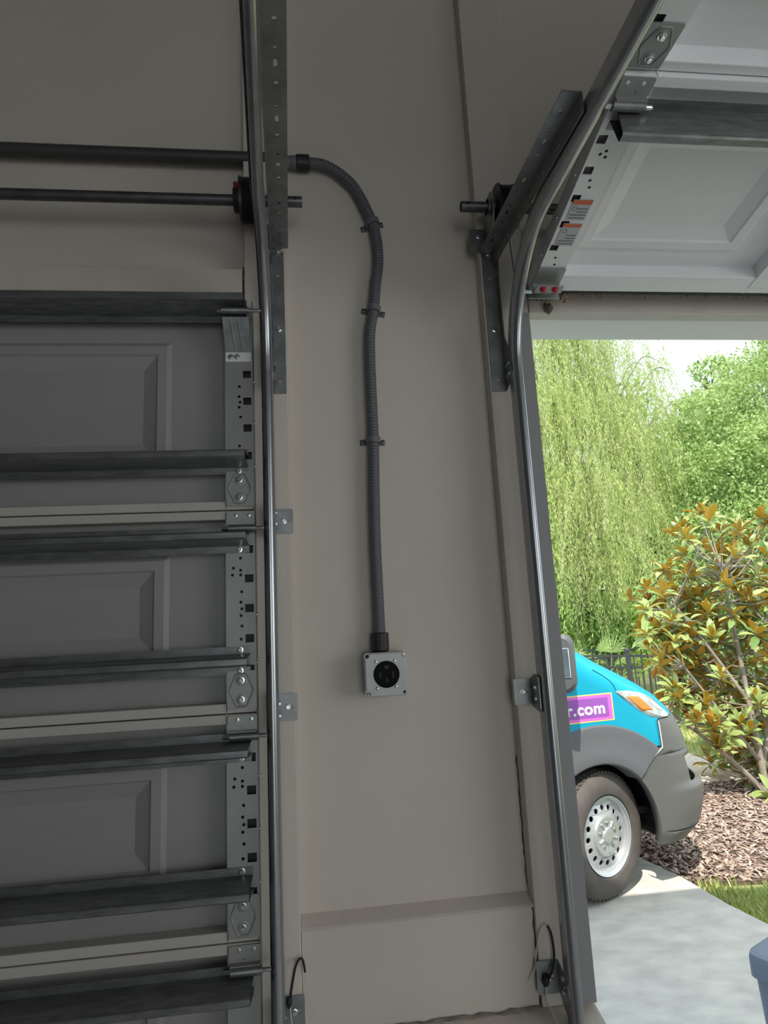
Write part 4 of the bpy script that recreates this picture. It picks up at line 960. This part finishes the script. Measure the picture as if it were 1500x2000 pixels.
# ---- broad-leaved trees
def broad(base, blobs, n, lw, m, label, trunk=True, name='leafy_tree', tr=.12):
    T = empty(name, base, label, 'tree' if 'tree' in name else 'shrub'); B_ = np.array([[b0-base[0], b1-base[1], b2-base[2], r] for b0, b1, b2, r in blobs])
    wts = B_[:, 3]**2.3; wts /= wts.sum(); idx = RNG.choice(len(B_), n, p=wts)
    # leaves gather in sprays
    k = max(8, n//14); si = RNG.choice(len(B_), k, p=wts); dirs = unit(RNG.normal(size=(k, 3))); rad = B_[si, 3]*(RNG.random(k)**.38)
    sc_ = B_[si, :3] + dirs*rad[:, None]*np.array([1, 1, .85]); who = RNG.integers(0, k, n)
    C_ = sc_[who] + RNG.normal(size=(n, 3))*lw[0]*np.array([1.15, 1.15, .7]); C_[:, 2] = np.maximum(C_[:, 2], .05)
    d = unit(dirs[who]*.6 + RNG.normal(size=(n, 3))*.8 + np.array([0, 0, -.15]))
    V, F = leaf_cloud(C_, RNG.uniform(.65, 1.2, n)*lw[0], RNG.uniform(.7, 1.1, n)*lw[1], d); bulk('foliage', V, F, m, T)
    if trunk:
        paths = [([(0, 0, 0), (.1, 0, B_[:, 2].mean()*.5), (0, .1, B_[:, 2].mean())], tr, tr*.5)]
        for b0 in B_[::2]: paths.append(([(0, 0, B_[:, 2].mean()*.45), tuple(b0[:3]*np.array([.6, .6, .8])), tuple(b0[:3])], tr*.45, .01))
        trunk_mb(paths, 7).build('trunk', 'bark', T, smooth=True)
    return T
def bl(L): return [(*rb(rx, zy, D), r) for rx, zy, D, r in L]
broad((rb(.80, 0, 13.5)[0], rb(.8, 0, 13.5)[1], -.05), bl([(.70,.33,13.0,.8),(.76,.36,13.2,.8),(.82,.40,13.3,.9),(.88,.46,13.3,.9),(.93,.52,13.3,.9),(.68,.24,12.6,.8),(.74,.25,12.6,.9),(.80,.28,12.6,.9),(.86,.30,12.6,1.0),(.66,.15,12.8,.8),(.72,.14,12.5,.8),(.78,.16,12.4,.9),(.85,.17,12.4,1.0),(.64,.06,13,.7),(.70,.04,12.8,.8),(.78,.04,12.6,.9),(.86,.05,12.6,.9),(.93,.3,12.8,1.0),(.93,.15,12.8,1.0)]), 46000, (.105, .06), 'treeleaf', 'dense bright green leafy tree rising behind the magnolia, at the right edge')
broad((rb(.73, 0, 15.5)[0], rb(.73, 0, 15.5)[1], -.05), bl([(.74,.44,15.5,.32),(.72,.42,15.5,.3),(.77,.44,15.5,.22),(.76,.39,15.5,.5),(.70,.37,15.5,.5),(.84,.43,15.5,.4),(.815,.415,15.5,.4)]), 1900, (.14, .08), 'treeleaf', 'sparse thin-topped tree showing against the sky between willow and leafy tree')
for i, (rx, D, zz, lab) in enumerate(((.36, 19, .33, 'dark green tree standing far behind the willow, nearest the door jamb'), (.50, 20, .35, 'dark green tree far behind the middle of the willow'), (.64, 20, .27, 'dark green tree far behind the gap right of the willow'), (.80, 20, .28, 'dark green tree far behind the leafy tree at right'))):
    L = []
    for a in (-.07, 0, .07):
        for z in (-.03, .06, .14, .22, zz): L.append((rx+a+random.uniform(-.02, .02), z, D+random.uniform(-.6, .6), 1.35))
    broad((rb(rx, 0, D)[0], rb(rx, 0, D)[1], -.05), bl(L), 9000, (.30, .20), 'backleaf', lab, name='background_tree')
for i, (rx, D, z, r, m, lab) in enumerate(((.40, 12.4, .02, .75, 'backleaf', 'green shrub at the foot of the willow trunk'), (.45, 12.6, -.02, .6, 'backleaf', 'low green shrub right of the willow trunk'), (.535, 12.7, -.015, .55, 'limeleaf', 'lime green shrub behind the far fence'), (.59, 12.9, -.01, .6, 'limeleaf', 'lime green shrub behind the fence, half hidden by the magnolia'), (.66, 12.9, -.01, .8, 'backleaf', 'green shrub behind the magnolia'), (.76, 12.9, -.02, .9, 'backleaf', 'green shrub behind the fence at the right edge'), (.49, 12.9, -.03, .55, 'backleaf', 'green shrub below the hanging willow strands'))):
    L = [(rx+random.uniform(-.02, .02), z+random.uniform(-.03, .03), D, r*.7) for _ in range(4)] + [(rx, -.08, D, r*.7)]
    broad((rb(rx, 0, D)[0], rb(rx, 0, D)[1], -.05), bl(L), 3000, (.11, .06), m, lab, trunk=False, name='green_shrub')
# ---- palmetto fans between fence and willow
def palm(rx, D, zc, n, label):
    x, y, _ = rb(rx, 0, D); T = empty('palmetto', (x, y, -.05), label, 'plant', 'palmettos behind the fence'); 
    for k in range(n):
        a = random.uniform(0, 2*PI); el = random.uniform(.2, 1.2); ln = random.uniform(.55, .85); d = Vector((math.cos(a)*math.cos(el), math.sin(a)*math.cos(el), math.sin(el))); tip = Vector((0, 0, .35))+d*ln
        mb = MB().tube([(0, 0, .1), tuple(Vector((0, 0, .2))+d*ln*.5), tuple(tip)], .008, 5); s_ = d.cross(Vector((0, 0, 1))).normalized()
        for j in range(13):
            t = (j-6)/6*1.35; dr = (d*math.cos(t)+s_*math.sin(t)).normalized(); q = dr.cross(d.cross(s_)).normalized()*.018; e = tip+dr*.5*(1-.25*abs(t)) - Vector((0, 0, .06*abs(t)))
            mb.add([tip, tip+dr*.22+q, e, tip+dr*.22-q], [(0, 1, 2, 3)])
        mb.build('fan_leaf', 'palmleaf', T, normals=False)
for rx, D, lab in ((.435, 11.3, 'palmetto with fan leaves behind the van bonnet'), (.475, 11.5, 'palmetto with fan leaves beside the fence posts'), (.575, 11.2, 'palmetto with fan leaves left of the magnolia')): palm(rx, D, 0, 9, lab)
# ---- magnolia in front of the fence
def mag_leaf():
    n = 5; V = []; Ft = []; Fb = []
    for off in (0, -.0012):
        for i in range(n+1):
            t = i/n; wv = .030*math.sin(PI*min(1, t*.96+.04))**.8; z = .02*math.sin(t*2.4) - .012*t*t
            V += [(t*.165, -wv, z+wv*.30+off), (t*.165, 0, z+off), (t*.165, wv, z+wv*.30+off)]
    m_ = (n+1)*3; F = []; mi = []
    for i in range(n):
        for k in (0, 1):
            a = i*3+k; F.append((a, a+1, a+4, a+3)); mi.append(0); F.append((m_+a+3, m_+a+4, m_+a+1, m_+a)); mi.append(1)
    me = bpy.data.meshes.new('magnolia_leaf'); me.from_pydata(V, [], F); me.materials.append(M['magtop']); me.materials.append(M['magback']); me.polygons.foreach_set('material_index', mi); me.shade_smooth()
    return me
ML = mag_leaf()
mx, my = 4.02, 4.12
MG = empty('magnolia', (mx, my, -.02), 'young magnolia with glossy green leaves and orange-brown undersides on the mulch', 'tree')
random.seed(21)
def mray(rx, zy, D): x, y, z = rb(rx, zy, D); return Vector((x-mx, y-my, z+.02))
tips = []; tw = MB()
spots = [(.69,.150),(.66,.125),(.655,.095),(.72,.125),(.76,.120),(.80,.135),(.79,.085),(.70,.09),(.74,.09),(.69,.065),(.645,.055),(.66,.025),(.70,.035),(.735,.055),(.77,.05),(.81,.045),(.585,.015),(.60,.03),(.615,.02),(.565,.01),(.60,-.01),(.64,-.015),(.57,-.025),(.675,-.01),(.71,-.02),(.75,.0),(.79,.0),(.82,.01),(.635,-.055),(.68,-.06),(.72,-.065),(.76,-.06),(.80,-.055),(.58,-.085),(.605,-.105),(.64,-.10),(.67,-.11),(.70,-.105),(.74,-.10),(.78,-.105),(.82,-.10),(.60,-.15),(.635,-.155),(.665,-.165),(.70,-.155),(.735,-.155),(.77,-.15),(.81,-.15),(.645,-.205),(.675,-.215),(.71,-.20),(.745,-.20),(.78,-.20),(.815,-.20),(.685,-.255),(.72,-.26),(.755,-.255),(.79,-.25),(.82,-.255),(.74,-.30),(.78,-.305),(.81,-.30),(.575,-.045),(.59,-.06),(.61,-.075),(.59,-.125),(.575,-.10),(.615,-.13),(.625,-.035),(.60,-.035),(.625,-.18),(.66,-.185),(.69,-.185),(.655,-.235),(.73,-.235),(.77,-.23),(.80,-.225),(.70,-.285),(.735,-.28)]
for (rx, zy) in spots:
    for rep in range(4 if zy < .06 else 3):
        D = random.uniform(5.35, 6.3) if rep == 0 else random.uniform(5.9, 6.7)
        j = (rx+random.uniform(-.012, .012)*(1+rep), zy+random.uniform(-.012, .012)*(1+rep)); tips.append((mray(*j, D), zy))
heads = [Vector((.15, .1, .35)), Vector((-.25, .15, .75)), Vector((.25, .3, .9)), Vector((.0, .35, 1.35)), Vector((.35, .5, 1.6)), Vector((-.1, .45, 1.9))]
stem = [([(0, 0, 0), (-.22, .02, .25), (-.55, .0, .55), (-.9, .05, .85)], .030, .010), ([(0, 0, 0), (.04, .1, .6), (.1, .25, 1.3), (.12, .35, 2.1)], .032, .012), ([(.02, .05, .2), (.3, .15, .8), (.55, .2, 1.5)], .026, .010), ([(.06, .15, .8), (-.2, .3, 1.35), (-.45, .35, 1.75)], .020, .008), ([(0, .05, .3), (-.3, .15, .8), (-.55, .2, 1.2)], .020, .008), ([(0, .05, .2), (.45, .1, .5), (.9, .15, .75)], .018, .008)]
nodes = []
for pts, r0, r1 in stem:
    P = bez(pts, 8); nodes += P[4:]
for tp_, zy in tips:
    q = min(nodes, key=lambda v: (v-tp_).length*random.uniform(.75, 1.4) + (1.0 if v.z > tp_.z+.05 else 0)); mid = q.lerp(tp_, .55) - Vector((0, 0, .05)); tw.tube(bez([q, mid, tp_], 5), [.008-.0004*i for i in range(11)], 6)
trunk_mb(stem, 9).build('trunk', 'twig', MG, smooth=True); tag(tw.build('twigs', 'twig', MG, smooth=True), kind='stuff')
leafM = []
for tp_, zy in tips:
    young = zy > .06 or random.random() < .45; nl = random.randint(9, 13)
    tilt = Vector((random.uniform(-.3, .3), random.uniform(-.45, .1), 1)).normalized(); Rt = tilt.to_track_quat('Z', 'Y').to_matrix()
    a0 = random.uniform(0, 6.28)
    for k in range(nl):
        a = a0 + k*2.399; f = k/nl
        el = (1.25 - f*1.5 if young else .75 - f*1.7) + random.uniform(-.2, .2)
        sc_ = random.uniform(.75, 1.3)*(1 if not young or k > 2 else .8)
        R = Rt @ Matrix.Rotation(a, 3, 'Z') @ Matrix.Rotation(-el, 3, 'Y') @ Matrix.Rotation(random.uniform(-.5, .5), 3, 'X')
        mm = R.to_4x4() @ Matrix.Diagonal((sc_, sc_, sc_, 1)); mm.translation = tp_ + tilt*(-.05*f) + Vector((random.uniform(-.01, .01), random.uniform(-.01, .01), 0)); leafM.append(mm)
leafM.sort(key=lambda q: (q.translation + Vector((mx, my, 0)) - CAM).length)
rest = MB()
for i, mm in enumerate(leafM):
    if i < 300:
        o = bpy.data.objects.new('leaf', ML); C.objects.link(o); o.parent = MG; o.matrix_local = mm
    else:
        o0 = len(rest.v); rest.v += [tuple(mm @ v.co) for v in ML.vertices]
        for p in ML.polygons: rest.f.append([a+o0 for a in p.vertices]); rest.mi.append(p.material_index)
if rest.v: tag(rest.build('inner_leaves', ['magtop', 'magback'], MG, normals=False), kind='stuff')
